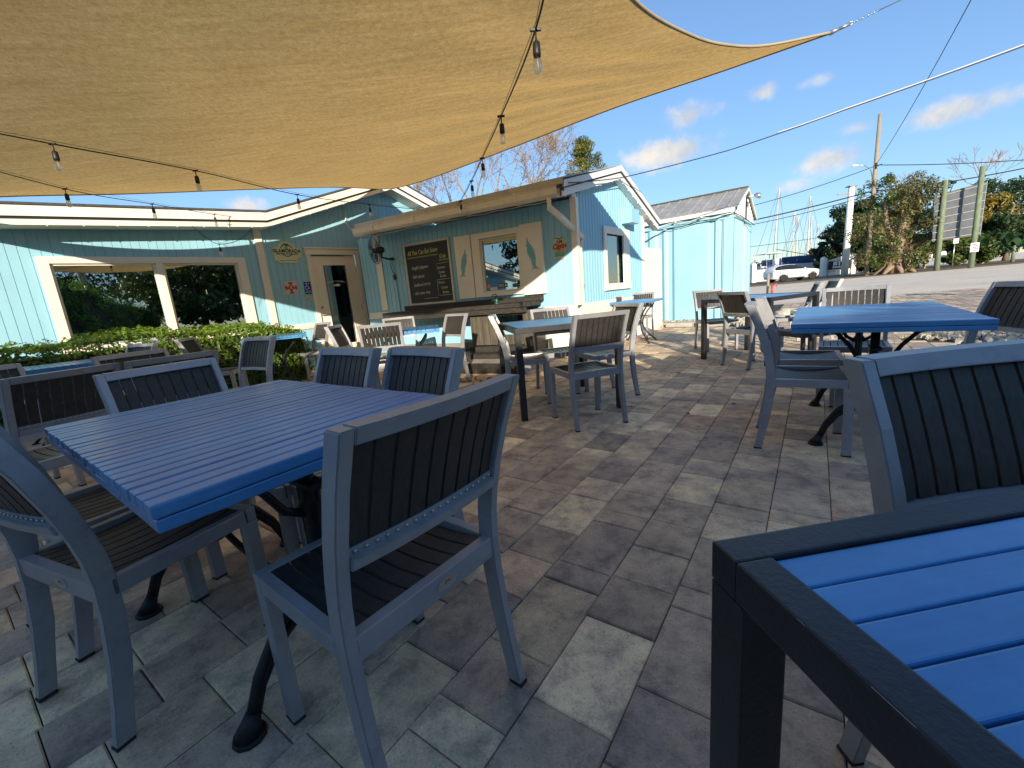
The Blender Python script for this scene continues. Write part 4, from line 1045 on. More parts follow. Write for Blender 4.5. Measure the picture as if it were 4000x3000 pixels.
mb.box(BW.p(-3.385,.02,1.535), (.055,.03,.085), BW.rot(), .004); W(mb, 'power_cord', M['cable'], fan)
# inner corner boards beside the fan
mb = MB(); fbox(mb, BW,-3.80,-3.66,.002,.022,.95,2.30); wb = W(mb, 'vertical_board', M['trim'], bar)
mb = MB(); fbox(mb, BW,-4.15,-3.66,.002,.022,.80,.92); W(mb, 'belt_board', M['trim'], bar)
# security camera + conduit
sc = empty('security_camera', LW.p(1.87,.15,2.38), 0, 'small white bullet camera under the left end of the bar gutter', 'camera')
mb = MB(); mb.tube([LW.p(1.87,.14,2.43), LW.p(1.87,.15,2.38)], .012); mb.lathe([(.035,0),(.035,.01)], LW.p(1.87,.14,2.425), 12); W(mb, 'mount', M['white'], sc)
mb = MB(); rc = Matrix.Rotation(.0,3,'Z') @ (LW.n*.9+LW.d*.1+Vector((0,0,-.28))).to_track_quat('Z','Y').to_matrix(); mb.lathe([(.0,-.055),(.03,-.055),(.036,-.03),(.036,.06),(.031,.062)], LW.p(1.87,.16,2.36), 14, rot=rc); hd = W(mb, 'housing', M['white'], sc)
mb = MB(); mb.lathe([(.0,.0625),(.029,.0625),(.029,.066),(.0,.066)], LW.p(1.87,.16,2.36), 14, rot=rc); W(mb, 'lens', M['black'], sc)
mb = MB(); mb.tube([LW.p(1.70,.05,3.22), LW.p(1.69,.02,2.92), LW.p(1.665,.02,2.85), LW.p(1.67,.02,2.70), LW.p(1.73,.05,2.56)], [.006,.006,.014,.014,.014], 7); mb.box(LW.p(1.66,.02,2.72), (.04,.03,.06), LW.rot(), .004)
o = W(mb, 'conduit', M['white']); tag(o, 'thin white conduit running down the gabled wall to the bar roof', 'conduit')
# signs
sg = empty('brewery_sign', LW.p(.44,.01,2.0), 0, 'cream ISLAMORADA brewery sign with palm trees left of the door', 'sign')
mb = MB(); c0, zc = .43, 2.085
out = [(-.19,-.115),(-.235,-.115),(-.235,-.05),(-.248,-.04),(-.248,.13),(-.17,.13)] + [(.17*math.cos(a), .105+.125*math.sin(a)) for a in [math.pi*(.93-.86*k/12) for k in range(13)]] + [(.17,.13),(.248,.13),(.248,-.04),(.235,-.05),(.235,-.06),(.19,-.06),(.19,-.115)]
out = [(-.175,-.10),(-.235,-.10),(-.235,.0),(-.25,.01),(-.25,.125),(-.155,.13)] + [(.155*math.cos(a), .12+.115*math.sin(a)) for a in [math.pi*(.95-.90*k/12) for k in range(13)]] + [(.155,.13),(.25,.125),(.25,.01),(.235,.0),(.235,-.045),(.175,-.045),(.175,-.135),(-.175,-.135)]
fpoly(mb, LW, [(c0+x, zc+z) for x, z in out], .004, .010); body = W(mb, 'sign_board', M['cream_sign'], sg)
mb = MB()
ring = lambda r0, r1, a0, a1, n=18: [(r1*math.cos(a0+(a1-a0)*k/n), r1*math.sin(a0+(a1-a0)*k/n)) for k in range(n+1)] + [(r0*math.cos(a1-(a1-a0)*k/n), r0*math.sin(a1-(a1-a0)*k/n)) for k in range(n+1)]
for a0, a1 in ((.35,2.79),(3.6,5.82)): fpoly(mb, LW, [(c0+x, zc+.085+z) for x, z in ring(.098,.113,a0,a1)], .0142, .0012)
W(mb, 'ring_emblem', M['navy'], body)
mb = MB()
for px_, h_ in ((-.015,.085),(.018,.07)):
    mb.tube([LW.p(c0+px_*.4,.0155,zc+.105), LW.p(c0+px_,.0155,zc+.10+h_)], .0035, 5)
    for k in range(6):
        a = -.5+k*.82; mb.tube([LW.p(c0+px_,.0155,zc+.10+h_), LW.p(c0+px_+.025*math.cos(a),.0155,zc+.106+h_+.018*math.sin(a)), LW.p(c0+px_+.04*math.cos(a),.0155,zc+.095+h_+.018*math.sin(a))], [.004,.004,.001], 4)
W(mb, 'palm_emblem', M['black'], body)
mb = MB(); 
for k in range(9): fbox(mb, LW, c0-.075+k*.017, c0-.068+k*.017, .0141,.0149, zc+.055+.0*k, zc+.17-.0009*abs(k-4)**2*6)
W(mb, 'sun_ray_emblem', M['marlin'], body)
mb = MB(); fbox(mb, LW, c0-.215,c0+.215,.0150,.0156,zc+.018,zc+.103); W(mb, 'name_band', M['cream_sign'], body)
FT(LW,'ISLAMORADA',c0,.0158,zc+.072,.085,M['navy'],body,sx=.93,bold=.003); FT(LW,'BREWERY & DISTILLERY',c0,.0160,zc+.022,.037,M['navy'],body,sx=.98,bold=.0012); FT(LW,'The Spirit Of The Florida Keys',c0,.0145,zc-.095,.024,M['black'],body)
sg = empty('fire_sign', LW.p(.385,.01,1.4), 0, 'grey square sign with a red fire-service cross and letter R', 'sign')
mb = MB(); fbox(mb, LW,.27,.50,.004,.010,1.385,1.625,.001); b1_ = W(mb, 'sign_plate', M['grey_sign'], sg)
mb = MB(); cx, cz = .385, 1.505
def wedge(a):
    out = []
    for rr, da in ((.045,-.5),(.06,-.28),(.100,-.50),(.106,-.25),(.106,.0),(.106,.25),(.100,.50),(.06,.28),(.045,.5)): out.append((cx+rr*math.cos(a+da), cz+rr*math.sin(a+da)))
    return out
for k in range(4): fpoly(mb, LW, wedge(k*math.pi/2), .0105, .001)
W(mb, 'cross_emblem', M['red'], b1_)
mb = MB(); mb.lathe([(.040,0),(.048,0),(.048,.001),(.040,.001)], LW.p(cx,.0118,cz), 20, rot=Rw(LW)); mb.lathe([(.0,0),(.037,0),(.037,.001)], LW.p(cx,.0118,cz), 20, rot=Rw(LW)); W(mb, 'centre_disc', M['red'], b1_)
FT(LW,'R',cx,.0132,cz,.065,M['grey_sign'],b1_,bold=.004)
sg = empty('accessible_entrance_sign', LW.p(.70,.01,1.38), 0, 'blue accessible entrance sign with a white wheelchair symbol', 'sign')
mb = MB(); fbox(mb, LW,.625,.752,.004,.008,1.375,1.60,.001); b2_ = W(mb, 'sign_plate', M['signblue'], sg)
mb = MB(); X = lambda x: .682+x
mb.lathe([(.0,0),(.011,0),(.011,.001)], LW.p(X(-.012),.0085,1.572), 12, rot=Rw(LW))
T_ = lambda pts, r: mb.tube([LW.p(X(x),.0088,z) for x, z in pts], r, 5)
T_([(-.012,1.557),(-.008,1.515),(.020,1.515),(.034,1.478),(.045,1.482)], .005); T_([(-.010,1.54),(.018,1.54)], .004)
T_([(-.010+.032*math.cos(a), 1.495+.032*math.sin(a)) for a in [1.9+k*.33 for k in range(14)]], .0045)
T_([(.05,1.567),(.022,1.567)], .003); T_([(.032,1.578),(.022,1.567),(.032,1.556)], .003); T_([(-.045,1.433),(.055,1.433)], .003)
W(mb, 'wheelchair_symbol', M['fishwhite'], b2_); FT(LW,'ENTRANCE',.689,.0085,1.408,.022,M['fishwhite'],b2_,bold=.0006)
sg = empty('oval_sign', LW.p(.665,.01,1.29), 0, 'small oval grey No Smoking plaque under the accessible entrance sign', 'sign')
mb = MB(); fpoly(mb, LW, fcirc(.672,1.297,.040,24,1.9), .004,.005); b3_ = W(mb, 'plaque', M['grey_sign'], sg); FT(LW,'NO',.672,.0098,1.312,.024,M['black'],b3_); FT(LW,'SMOKING',.672,.0098,1.284,.024,M['black'],b3_)
# Los Cayos sign
sg = empty('tequila_sign', BW.p(-.16,.01,1.5), 0, 'cut-out Los Cayos sign with a palm and sunset at the right of the bar wall', 'sign')
mb = MB(); fpoly(mb, BW, [(-.262,1.66),(-.262,1.63),(-.20,1.60),(-.205,1.50),(-.05,1.485),(-.045,1.62),(-.01,1.66),(-.01,1.72),(-.055,1.79),(-.12,1.825),(-.18,1.815),(-.215,1.77),(-.22,1.71),(-.258,1.69)], .004,.008); b4_ = W(mb, 'sign_board', M['grey_sign'], sg)
mb = MB(); fpoly(mb, BW, [(-.205,1.60),(-.06,1.60),(-.055,1.70),(-.09,1.735),(-.15,1.735),(-.19,1.70)], .0125,.001); W(mb, 'sunset_print', M['orange'], b4_)
mb = MB(); fpoly(mb, BW, [(-.205,1.555),(-.055,1.56),(-.055,1.599),(-.205,1.599)], .0125,.001); W(mb, 'sea_print', M['teal'], b4_)
mb = MB(); fpoly(mb, BW, [(-.205,1.53),(-.055,1.535),(-.055,1.554),(-.205,1.554)], .0125,.001)
for s in (-1,1): mb.tube([BW.p(-.135,.0135,1.775), BW.p(-.135+s*.045,.0135,1.800), BW.p(-.135+s*.085,.0135,1.785)], [.010,.008,.001], 5)
W(mb, 'palm_print', M['green_ink'], b4_)
FT(BW,'Los',-.135,.0142,1.745,.062,M['black'],b4_,ang=.15,shear=.3,bold=.002); FT(BW,'Cayos',-.135,.0142,1.675,.105,M['black'],b4_,ang=.06,shear=.3,sx=.85,bold=.002)
# Corona neon (unlit) inside the right big window
nn_ = empty('neon_sign', LW.p(-.75,-.12,1.45), 0, 'unlit neon beer sign with a yellow crown and blue Corona script inside the right window', 'neon sign')
def neon(name, strokes, mat, r=.006):
    mb = MB()
    for s_ in strokes: mb.tube([LW.p(x,-.10,z) for x, z in s_], r, 6)
    W(mb, name, M[mat], nn_)
arc_ = lambda cx, cz, rx, rz, a0, a1, n=10: [(cx+rx*math.cos(a0+(a1-a0)*k/n), cz+rz*math.sin(a0+(a1-a0)*k/n)) for k in range(n+1)]
S = [arc_(-1.02,1.49,.085,.095,.8,5.6,16), arc_(-1.0,1.49,.055,.065,.8,5.6,14), arc_(-1.04,1.47,.12,.13,1.0,5.2,18)]
for k, x in enumerate((-.86,-.74,-.50,-.72)): pass
S += [arc_(-.855,1.475,.032,.042,0,6.28,14), [(-.79,1.435),(-.79,1.52)], arc_(-.765,1.49,.026,.03,2.9,.6,6), arc_(-.69,1.475,.032,.042,0,6.28,14), [(-.625,1.435),(-.625,1.52)], arc_(-.597,1.49,.028,.03,3.1,0,7)+[(-.569,1.435)], arc_(-.515,1.475,.03,.042,0,6.28,14), [(-.484,1.52),(-.484,1.435)]]
neon('blue_script', S, 'neonblue', .0055)
neon('crown_outline', [[(-.93,1.60),(-.96,1.70),(-.86,1.735),(-.77,1.745),(-.68,1.735),(-.59,1.70),(-.62,1.60),(-.93,1.60)], [(-.94,1.66),(-.61,1.66)], [(-.77,1.745),(-.77,1.785)], [(-.93,1.625),(-.62,1.625)], [(-.88,1.66),(-.84,1.72)], [(-.67,1.66),(-.70,1.72)]], 'neonyel', .0045)
neon('curl_tubes', [[(-.93,1.29),(-.91,1.36),(-.88,1.40)], arc_(-.79,1.32,.035,.06,1.2,4.4,8), [(-.66,1.29),(-.63,1.36),(-.58,1.39)]], 'neonwhite', .005)
# ================================================================== SAIL
def catmull(P, n):
    P = [Vector(p) for p in P]; L_ = [0]
    for a, b in zip(P, P[1:]): L_.append(L_[-1]+(b-a).length)
    out = []
    for k in range(n+1):
        s = L_[-1]*k/n; i = max(0, min(len(P)-2, next((j for j in range(len(P)-1) if L_[j+1] >= s-1e-9), len(P)-2)))
        t = (s-L_[i])/(L_[i+1]-L_[i]); p0 = P[max(i-1,0)]; p1 = P[i]; p2 = P[i+1]; p3 = P[min(i+2,len(P)-1)]
        m1 = (p2-p0)*.5*(1 if i > 0 else 1); m2 = (p3-p1)*.5
        if i == 0: m1 = p2-p1
        if i == len(P)-2: m2 = p2-p1
        t2, t3 = t*t, t*t*t
        out.append(p1*(2*t3-3*t2+1)+m1*(t3-2*t2+t)+p2*(-2*t3+3*t2)+m2*(t3-t2))
    return out
C1=(-2.35,9.32,3.37); C2=(2.90,3.99,2.93); C3=(-1.2,-.6,3.0); C4=(-6.5,4.75,2.5)
n_ = 56
e12 = catmull([C1,(-1.82,8.77,3.235),(-1.01,7.95,3.15),(.29,6.63,3.09),(1.46,5.45,3.05),(2.26,4.64,2.98),C2], n_)
e43 = catmull([C4,(-5.1,4.0,2.55),(-3.6,2.6,2.66),(-2.4,1.2,2.74),C3], n_)
e41 = catmull([C4,(-5.4,5.06,2.56),(-4.54,5.74,2.67),(-3.63,6.8,2.89),(-2.84,8.1,3.16),C1], n_)
e32 = catmull([C3,(-.3,1.05,2.60),(.3,1.9,2.52),(.86,2.72,2.565),(1.47,3.39,2.70),(1.89,3.69,2.76),(2.31,3.89,2.83),C2], n_)
bm = bmesh.new(); G = []
for i in range(n_+1):       # i along 4->1 / 3->2 ; j along 4->3 / 1->2
    row = []
    for j in range(n_+1):
        u, v = i/n_, j/n_
        p = e41[i]*(1-v) + e32[i]*v + e43[j]*(1-u) + e12[j]*u - (Vector(C4)*(1-u)*(1-v)+Vector(C1)*u*(1-v)+Vector(C3)*(1-u)*v+Vector(C2)*u*v)
        # creases radiating from the right corner
        dC = 1-min(1, math.hypot(1-u, 1-v)/.75); an = math.atan2(1-v+1e-6, 1-u+1e-6)
        edge = math.sin(math.pi*min(1,max(0,u)))**.3 * math.sin(math.pi*min(1,max(0,v)))**.3 if 0 < u < 1 and 0 < v < 1 else 0
        p = p + Vector((0,0,1))*(.020*math.sin(an*26)*max(0,dC)*edge*min(1,math.hypot(1-u,1-v)*5))
        p = p + Vector((0,0,1))*(.006*math.sin(u*23+v*9)*edge)
        row.append(bm.verts.new(p))
    G.append(row)
for i in range(n_):
    for j in range(n_):
        f = bm.faces.new((G[i][j], G[i+1][j], G[i+1][j+1], G[i][j+1])); f.smooth = True
sail = empty('shade_sail', (0,4,2.6), 0, 'big tan shade sail stretched overhead from the gable to the right', 'shade sail')
mb = MB(); mb.bm = bm; W(mb, 'cloth', M['sail'], sail)
for e_ in (e12, e43, e41, e32):
    mb = MB(); mb.tube(e_, .011, 6); W(mb, 'hem', M['sailhem'], sail)
mb = MB(); d_ = (Vector((3.75,3.72,3.16))-Vector(C2)); c2 = Vector(C2)
mb.tube([c2-d_*.02, c2+d_*.06], [.02,.012], 8); mb.tube([c2+d_*.05, c2+d_*.14], .013, 8)
mb.tube([c2+d_*.14 + Vector((0,0,.012*math.sin(k*math.pi/4)))+d_*.02*math.cos(k*math.pi/4) for k in range(9)], .004, 6)
for k in range(9): mb.tube([c2+d_*(.16+k*.022)+Vector((0,0,.008*(-1)**k)), c2+d_*(.175+k*.022)-Vector((0,0,.008*(-1)**k))], .004, 5)
W(mb, 'turnbuckle', M['galv'], sail)
mb = MB(); mb.tube([c2+d_*.34, c2+d_*1.0], .004, 5); mb.tube([Vector(C1), LW.p(2.62,.43,3.43)], .006, 5); W(mb, 'corner_wire', M['galv'], sail)
# the steel pole that holds the right corner, out of frame
po = empty('sail_post', (3.8,3.7,0), 0, 'steel post carrying the outer corner of the shade sail', 'post'); mb = MB(); mb.tube([(0,0,0),(0,0,3.3)], .05, 12); 
bpy.data.objects.remove(po); mb.bm.free()
# ================================================================== STRING LIGHTS
def string_light(label, anchors, bulbs, sagw=True):
    pts = [Vector(a) for a in anchors]
    s = empty('string_lights', tuple(pts[0]), 0, label, 'string lights', 'strings of clear bulbs')
    cp = catmull(pts, max(24, len(pts)*10)); mb = MB(); mb.tube(cp, .0045, 6); W(mb, 'cord', M['cable'], s)
    mb = MB(); w2 = [pts[0]] + [p+Vector((0,0,.018)) for p in pts[1:-1]] + [pts[-1]]; mb.tube([Vector(p) for p in w2], .0016, 4); W(mb, 'guide_wire', M['cable'], s)
    for b in bulbs:
        q = Vector(b); top = min(cp, key=lambda c: (c.xy-q.xy).length); x, y = top.x, top.y; zt = top.z
        mb = MB(); mb.box((x,y,zt), (.05,.012,.014), None, .003); mb.tube([(x,y,zt),(x,y,zt-.045)], .004, 6); mb.lathe([(.011,-.045),(.016,-.05),(.018,-.09),(.0165,-.105)], (x,y,zt), 12)
        so = W(mb, 'bulb_socket', M['cable'], s)
        mb = MB(); mb.lathe([(.013,-.105),(.021,-.135),(.0225,-.15),(.016,-.168),(.002,-.175)], (x,y,zt), 14); W(mb, 'bulb', M['bulb'], so)
        mb = MB(); mb.tube([(x,y,zt-.11),(x+.003,y,zt-.15)], .0022, 5); W(mb, 'filament', M['filament'], so)
    return s
gx = Vector((-.73,7.64,2.52))
def ray_pts(L_): return L_
string_light('upper string of clear bulbs crossing the sail from the left edge to the bar roof', [(-3.9,2.3,2.42),(-2.99,3.19,2.30),(-2.67,4.23,2.37),(-2.44,5.69,2.47),(-1.83,6.61,2.49),(-1.24,7.44,2.53),(-.73,7.64,2.50)], [(-2.99,3.19,0),(-2.67,4.23,0),(-2.44,5.69,0),(-1.83,6.61,0),(-1.24,7.44,0),(-.76,7.62,0)])
string_light('string of clear bulbs rising from the bar roof to the top of the photo', [(-.73,7.64,2.50),(-.49,6.28,2.36),(-.25,5.15,2.33),(-.09,4.32,2.31),(.08,3.18,2.21),(.24,2.11,2.155),(.30,1.6,2.3),(.36,.9,2.5)], [(-.49,6.28,0),(-.25,5.15,0),(-.09,4.32,0),(.08,3.18,0),(.24,2.11,0)])
string_light('lower left string of clear bulbs ending at the corner of the cream fascia', [(-4.3,3.2,2.50),(-4.24,4.56,2.43),(-4.25,5.69,2.51),(-4.26,6.84,2.60),(-4.12,7.77,2.66)], [(-4.24,4.56,0),(-4.25,5.69,0),(-4.26,6.84,0),(-4.12,7.77,0)])
string_light('short drooping cord with one bulb hanging in front of the big windows', [(-4.55,6.75,2.44),(-4.35,6.70,2.25),(-4.19,6.75,2.15),(-4.12,7.2,2.28),(-4.08,7.70,2.60)], [(-4.19,6.72,0)])
# ================================================================== VEGETATION
def leafcloud(name, mat, centers, parent=None, seed=0, ls=.05, up=.4):
    """centers: list of (pos, radius vec, n, light) ; little rhombic leaves spread through each clump"""
    rg = random.Random(seed); vs = []; fs = []; tn = []
    for (c, r, n, lt) in centers:
        for _ in range(n):
            while True:
                p = Vector((rg.uniform(-1,1), rg.uniform(-1,1), rg.uniform(-1,1)))
                if .25 < p.length < 1: break
            q = Vector(c) + Vector((p.x*r[0], p.y*r[1], p.z*r[2]))
            nrm = (p*.8 + Vector((rg.gauss(0,.5), rg.gauss(0,.5), rg.gauss(up,.5)))).normalized()
            a = nrm.orthogonal().normalized(); a = (Matrix.Rotation(rg.random()*6.28,3,nrm) @ a); b = nrm.cross(a)
            s = ls*rg.uniform(.6,1.3); i = len(vs)
            vs += [q-a*s, q+b*s*.42-nrm*s*.08, q+a*s, q-b*s*.42-nrm*s*.08]; fs.append((i,i+1,i+2,i+3)); tn.append(min(1,max(0,lt+rg.gauss(0,.22))))
    me = bpy.data.meshes.new(name); me.from_pydata([tuple(v) for v in vs], [], fs)
    at = me.attributes.new('tone','FLOAT','FACE')
    at.data.foreach_set('value', tn); me.materials.append(mat)
    o = bpy.data.objects.new(name, me); COL.objects.link(o)
    if parent is not None: wloc(o, parent)
    return o
# clipped hedge along the left wall (built in the wall frame)
hd = empty('clipped_hedge', LW.p(-3,1,0), 0, 'clipped green hedge of glossy leaves under the big windows', 'hedge')
rg = random.Random(21); vs = []; fs = []; tn = []
def put_leaf(q, nrm, s, lt):
    nrm = nrm.normalized(); a = nrm.orthogonal().normalized(); a = Matrix.Rotation(rg.random()*6.28,3,nrm) @ a; b = nrm.cross(a); i = len(vs)
    vs.extend([q-a*s, q+b*s*.40+nrm*s*.1, q+a*s, q-b*s*.40+nrm*s*.1]); fs.append((i,i+1,i+2,i+3)); tn.append(min(1,max(0,lt)))
def htop(t): return .92 + .035*math.sin(t*2.1)+.02*math.sin(t*5.3) - (.12*max(0,(t+.55))/.4 if t > -.55 else 0)
T0, T1, O0, O1 = -6.4, -.18, .45, 1.50
for k in range(26000):
    f = rg.random(); t = T1 - (T1-T0)*(rg.random()**1.25)
    if f < .48:   # front face
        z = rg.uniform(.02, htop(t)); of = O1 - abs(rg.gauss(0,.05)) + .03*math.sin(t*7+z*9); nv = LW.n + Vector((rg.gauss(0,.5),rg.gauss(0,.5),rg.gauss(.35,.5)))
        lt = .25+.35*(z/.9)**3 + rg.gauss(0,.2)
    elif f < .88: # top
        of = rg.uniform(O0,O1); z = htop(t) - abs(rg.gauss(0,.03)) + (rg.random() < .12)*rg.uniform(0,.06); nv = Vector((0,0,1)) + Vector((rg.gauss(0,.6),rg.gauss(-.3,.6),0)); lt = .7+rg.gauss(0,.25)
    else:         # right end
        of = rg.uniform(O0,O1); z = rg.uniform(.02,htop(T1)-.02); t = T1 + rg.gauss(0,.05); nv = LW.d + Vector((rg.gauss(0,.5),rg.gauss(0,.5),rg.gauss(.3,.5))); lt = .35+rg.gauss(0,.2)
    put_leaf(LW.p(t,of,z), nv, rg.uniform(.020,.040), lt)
for k in range(260):  # sprigs standing proud of the clipped top
    t = T1-(T1-T0)*rg.random(); of = rg.uniform(O0+.1,O1); z0_ = htop(t); h_ = rg.uniform(.02,.085)
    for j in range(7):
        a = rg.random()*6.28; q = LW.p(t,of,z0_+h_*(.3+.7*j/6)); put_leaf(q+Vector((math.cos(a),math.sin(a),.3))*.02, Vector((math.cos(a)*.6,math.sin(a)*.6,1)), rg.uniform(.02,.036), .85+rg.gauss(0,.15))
for k in range(700):  # loose end by the pavement
    q = LW.p(T1+abs(rg.gauss(0,.10)), rg.uniform(O0+.2,O1), rg.uniform(.05,.6)); put_leaf(q, Vector((rg.gauss(0,1),rg.gauss(-.5,1),rg.gauss(.5,1))), rg.uniform(.018,.034), .4+rg.gauss(0,.2))
me = bpy.data.meshes.new('hedge_foliage'); me.from_pydata([tuple(v) for v in vs], [], fs); me.attributes.new('tone','FLOAT','FACE').data.foreach_set('value', tn); me.materials.append(M['hedge'])
o = bpy.data.objects.new('foliage', me); COL.objects.link(o); wloc(o, hd)
mb = MB(); fbox(mb, LW, T0+.1,T1-.12,O0+.12,O1-.13,.0,.78); W(mb, 'light_block_core', M['soil'], hd)  # added dark core box, stops light passing through the leaves
# trees ------------------------------------------------------------
def branchy(mb, p, d, ln, r, depth, rg, tips, spread=.55, minr=.006, drop=.72):
    q = p; pts = [p]; rr = [r]
    for k in range(3):
        d = (d + Vector((rg.gauss(0,.13),rg.gauss(0,.13),rg.gauss(.03,.1)))).normalized(); q = q + d*ln/3; pts.append(q); rr.append(r*(1-.28*(k+1)/3))
    mb.tube(pts, rr, 6 if r > .03 else 4, False)
    if depth == 0: tips.append((q, d)); return
    for k in range(rg.choice((2,3)) if depth > 1 else 3):
        nd = (d + Vector((rg.gauss(0,spread),rg.gauss(0,spread),rg.gauss(.12,spread*.7)))).normalized()
        branchy(mb, q if k else pts[2], nd, ln*drop*rg.uniform(.75,1.15), max(minr, rr[-1]*.68), depth-1, rg, tips, spread, minr, drop)
def tree(name, loc, h, rad, leaf, label, cat='tree', seed=1, trunk_r=.16, clumps=46, per=230, ls=.12, light=.45, bark='bark', group=None, base=.25, depth=3, squash=1.0):
    t = empty(name, loc, 0, label, cat, group); rg = random.Random(seed); o = Vector(loc)
    mb = MB(); tips = []
    top = o+Vector((0,0,h*base*1.15)); mb.tube([o, o+Vector((.05,0,h*base*.5)), top], [trunk_r*1.35,trunk_r,trunk_r*.85], 9)
    W(mb, 'trunk', M[bark], t)
    mb = MB()
    for k in range(5):
        a = k*1.26+rg.random(); branchy(mb, top, Vector((math.cos(a)*.6,math.sin(a)*.6,.8)).normalized(), h*.26, trunk_r*.5, depth-1, rg, tips, .5, .012)
    W(mb, 'limbs', M[bark], t)
    cs = []
    for k in range(clumps):
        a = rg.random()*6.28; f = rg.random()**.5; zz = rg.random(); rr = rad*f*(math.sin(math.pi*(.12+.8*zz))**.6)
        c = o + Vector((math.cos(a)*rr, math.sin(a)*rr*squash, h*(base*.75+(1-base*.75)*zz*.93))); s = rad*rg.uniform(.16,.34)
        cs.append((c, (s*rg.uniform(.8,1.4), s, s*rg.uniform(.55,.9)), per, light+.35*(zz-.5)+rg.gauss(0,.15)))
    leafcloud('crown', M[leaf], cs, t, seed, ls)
    return t
# behind the buildings
t = empty('bare_tree', (-.2,22,0), 0, 'tall bare winter tree with pale branches behind the bar roof', 'tree'); rg = random.Random(4); mb = MB(); tips = []
mb.tube([(-.9,22,0),(-.8,22,2.2),(-.6,22,3.8)], [.30,.25,.21], 9)
for d_ in ((-.75,0,.62),(-.25,.2,1.0),(.35,-.1,.9),(.85,0,.55),(.05,-.3,.95),(-1.0,.1,.35)):
    branchy(mb, Vector((-.6,22,3.5)), Vector(d_).normalized(), 2.05, .10, 6, rg, tips, .50, .008, .76)
W(mb, 'trunk_and_branches', M['palebark'], t)
cs = [(q, (.12,.12,.12), 3, .5) for q, d in tips[::3]]; leafcloud('last_leaves', M['yellowleaf'], cs, t, 5, .045)
t = empty('bare_tree', (3.5,24,0), 0, 'smaller bare tree with grey branches right beside the evergreen behind the bar roof', 'tree'); mb = MB(); tips = []
mb.tube([(2.6,24,0),(2.7,24,3.6)], [.16,.12], 8)
for d_ in ((-.5,0,.9),(.1,.1,1),(.5,0,.8)): branchy(mb, Vector((2.7,24,3.4)), Vector(d_).normalized(), 1.6, .06, 5, rg, tips, .48, .008)
W(mb, 'trunk_and_branches', M['bark'], t); leafcloud('last_leaves', M['pineleaf'], [(q, (.2,.2,.15), 6, .4) for q, d in tips[::3]], t, 6, .05)
t = empty('evergreen_tree', (4.2,23,0), 0, 'yellow-green evergreen rising behind the peak of the bar roof', 'tree'); o = Vector((4.5,23,0)); rg = random.Random(8)
mb = MB(); tips = []; mb.tube([o, o+Vector((0,0,7.9))], [.16,.04], 8)
for k in range(16):
    a = rg.random()*6.28; z_ = 4.4+rg.random()*3.0; mb.tube([o+Vector((0,0,z_)), o+Vector((math.cos(a)*1.0,math.sin(a),z_+.5))], [.03,.01], 5)
W(mb, 'trunk', M['bark'], t); cs = []
for k in range(75):
    zz = rg.random(); a = rg.random()*6.28; rr = (1.45*(1-zz)**.6+.12)*rg.random()**.5; cs.append((o+Vector((math.cos(a)*rr, math.sin(a)*rr, 4.6+zz*3.7)), (.30,.30,.20), 120, .45+rg.gauss(0,.2)))
leafcloud('crown', M['pineleaf'], cs, t, 9, .055, .2)
# far side of the road
tree('round_tree', (44.0,54,0), 8.6, 3.7, 'darkleaf', 'dark dense tree behind the tall white post right of the moored boats', seed=11, clumps=80, per=240, ls=.22, light=.4, trunk_r=.3)
tree('broad_tree', (42.2,56.5,0), 5.2, 1.9, 'darkleaf', 'lower dark tree at the left foot of the dark dense tree', seed=12, clumps=34, per=200, ls=.2, light=.35)
# vine covered leaning stump tree
vt = empty('vine_covered_tree', (36.3,40,0), 0, 'big pale-barked tree smothered in vines beside the utility pole', 'tree'); o = Vector((36.3,40,0)); rg = random.Random(31); mb = MB(); tips = []
for k in range(7):
    a = k*.9; mb.tube([o+Vector((math.cos(a)*1.7,math.sin(a)*1.2,-.05)), o+Vector((math.cos(a)*.7,math.sin(a)*.5,.6)), o+Vector((math.cos(a)*.25,math.sin(a)*.2,1.8))], [.12,.3,.28], 7)
mb.tube([o, o+Vector((-.1,0,2.2)), o+Vector((.5,0,4.3)), o+Vector((.3,0,6.2)), o+Vector((-.1,0,7.6))], [.65,.48,.42,.34,.22], 9); mb.tube([o+Vector((.5,0,4)), o+Vector((1.3,0,5.6)), o+Vector((1.4,0,7.5))], [.3,.24,.15], 8); mb.tube([o+Vector((-.1,0,2.5)), o+Vector((-1.2,0,4.4)), o+Vector((-1.5,0,6.6))], [.28,.2,.1], 8)
W(mb, 'trunk', M['palebark'], vt); mb = MB()
for k in range(60):
    z_ = rg.uniform(1.2,7.2); a = rg.random()*6.28; d = Vector((math.cos(a), math.sin(a)*.7, rg.uniform(.1,.9))).normalized(); branchy(mb, o+Vector((.25,0,z_)), d, 1.0, .035, 2, rg, tips, .4, .012)
W(mb, 'limbs', M['palebark'], vt); cs = []
for k in range(105):
    z_ = rg.random(); a = rg.random()*6.28; rr = (3.9-1.2*abs(z_-.45))*rg.random()**.5*(.9 if z_ < .15 else 1); cs.append((o+Vector((math.cos(a)*rr, math.sin(a)*rr*.7, .6+z_*7.6)), (.62,.6,.5), 105, .45+rg.gauss(0,.2)))
leafcloud('vines', M['vine'], cs, vt, 32, .13)
cs = [(o+Vector((rg.uniform(-3.4,3.2), rg.uniform(-2,1), rg.uniform(.8,8.2))), (.4,.4,.45), 90, .6+rg.gauss(0,.15)) for k in range(52)]
leafcloud('bright_leaves', M['midleaf'], cs, vt, 33, .13)
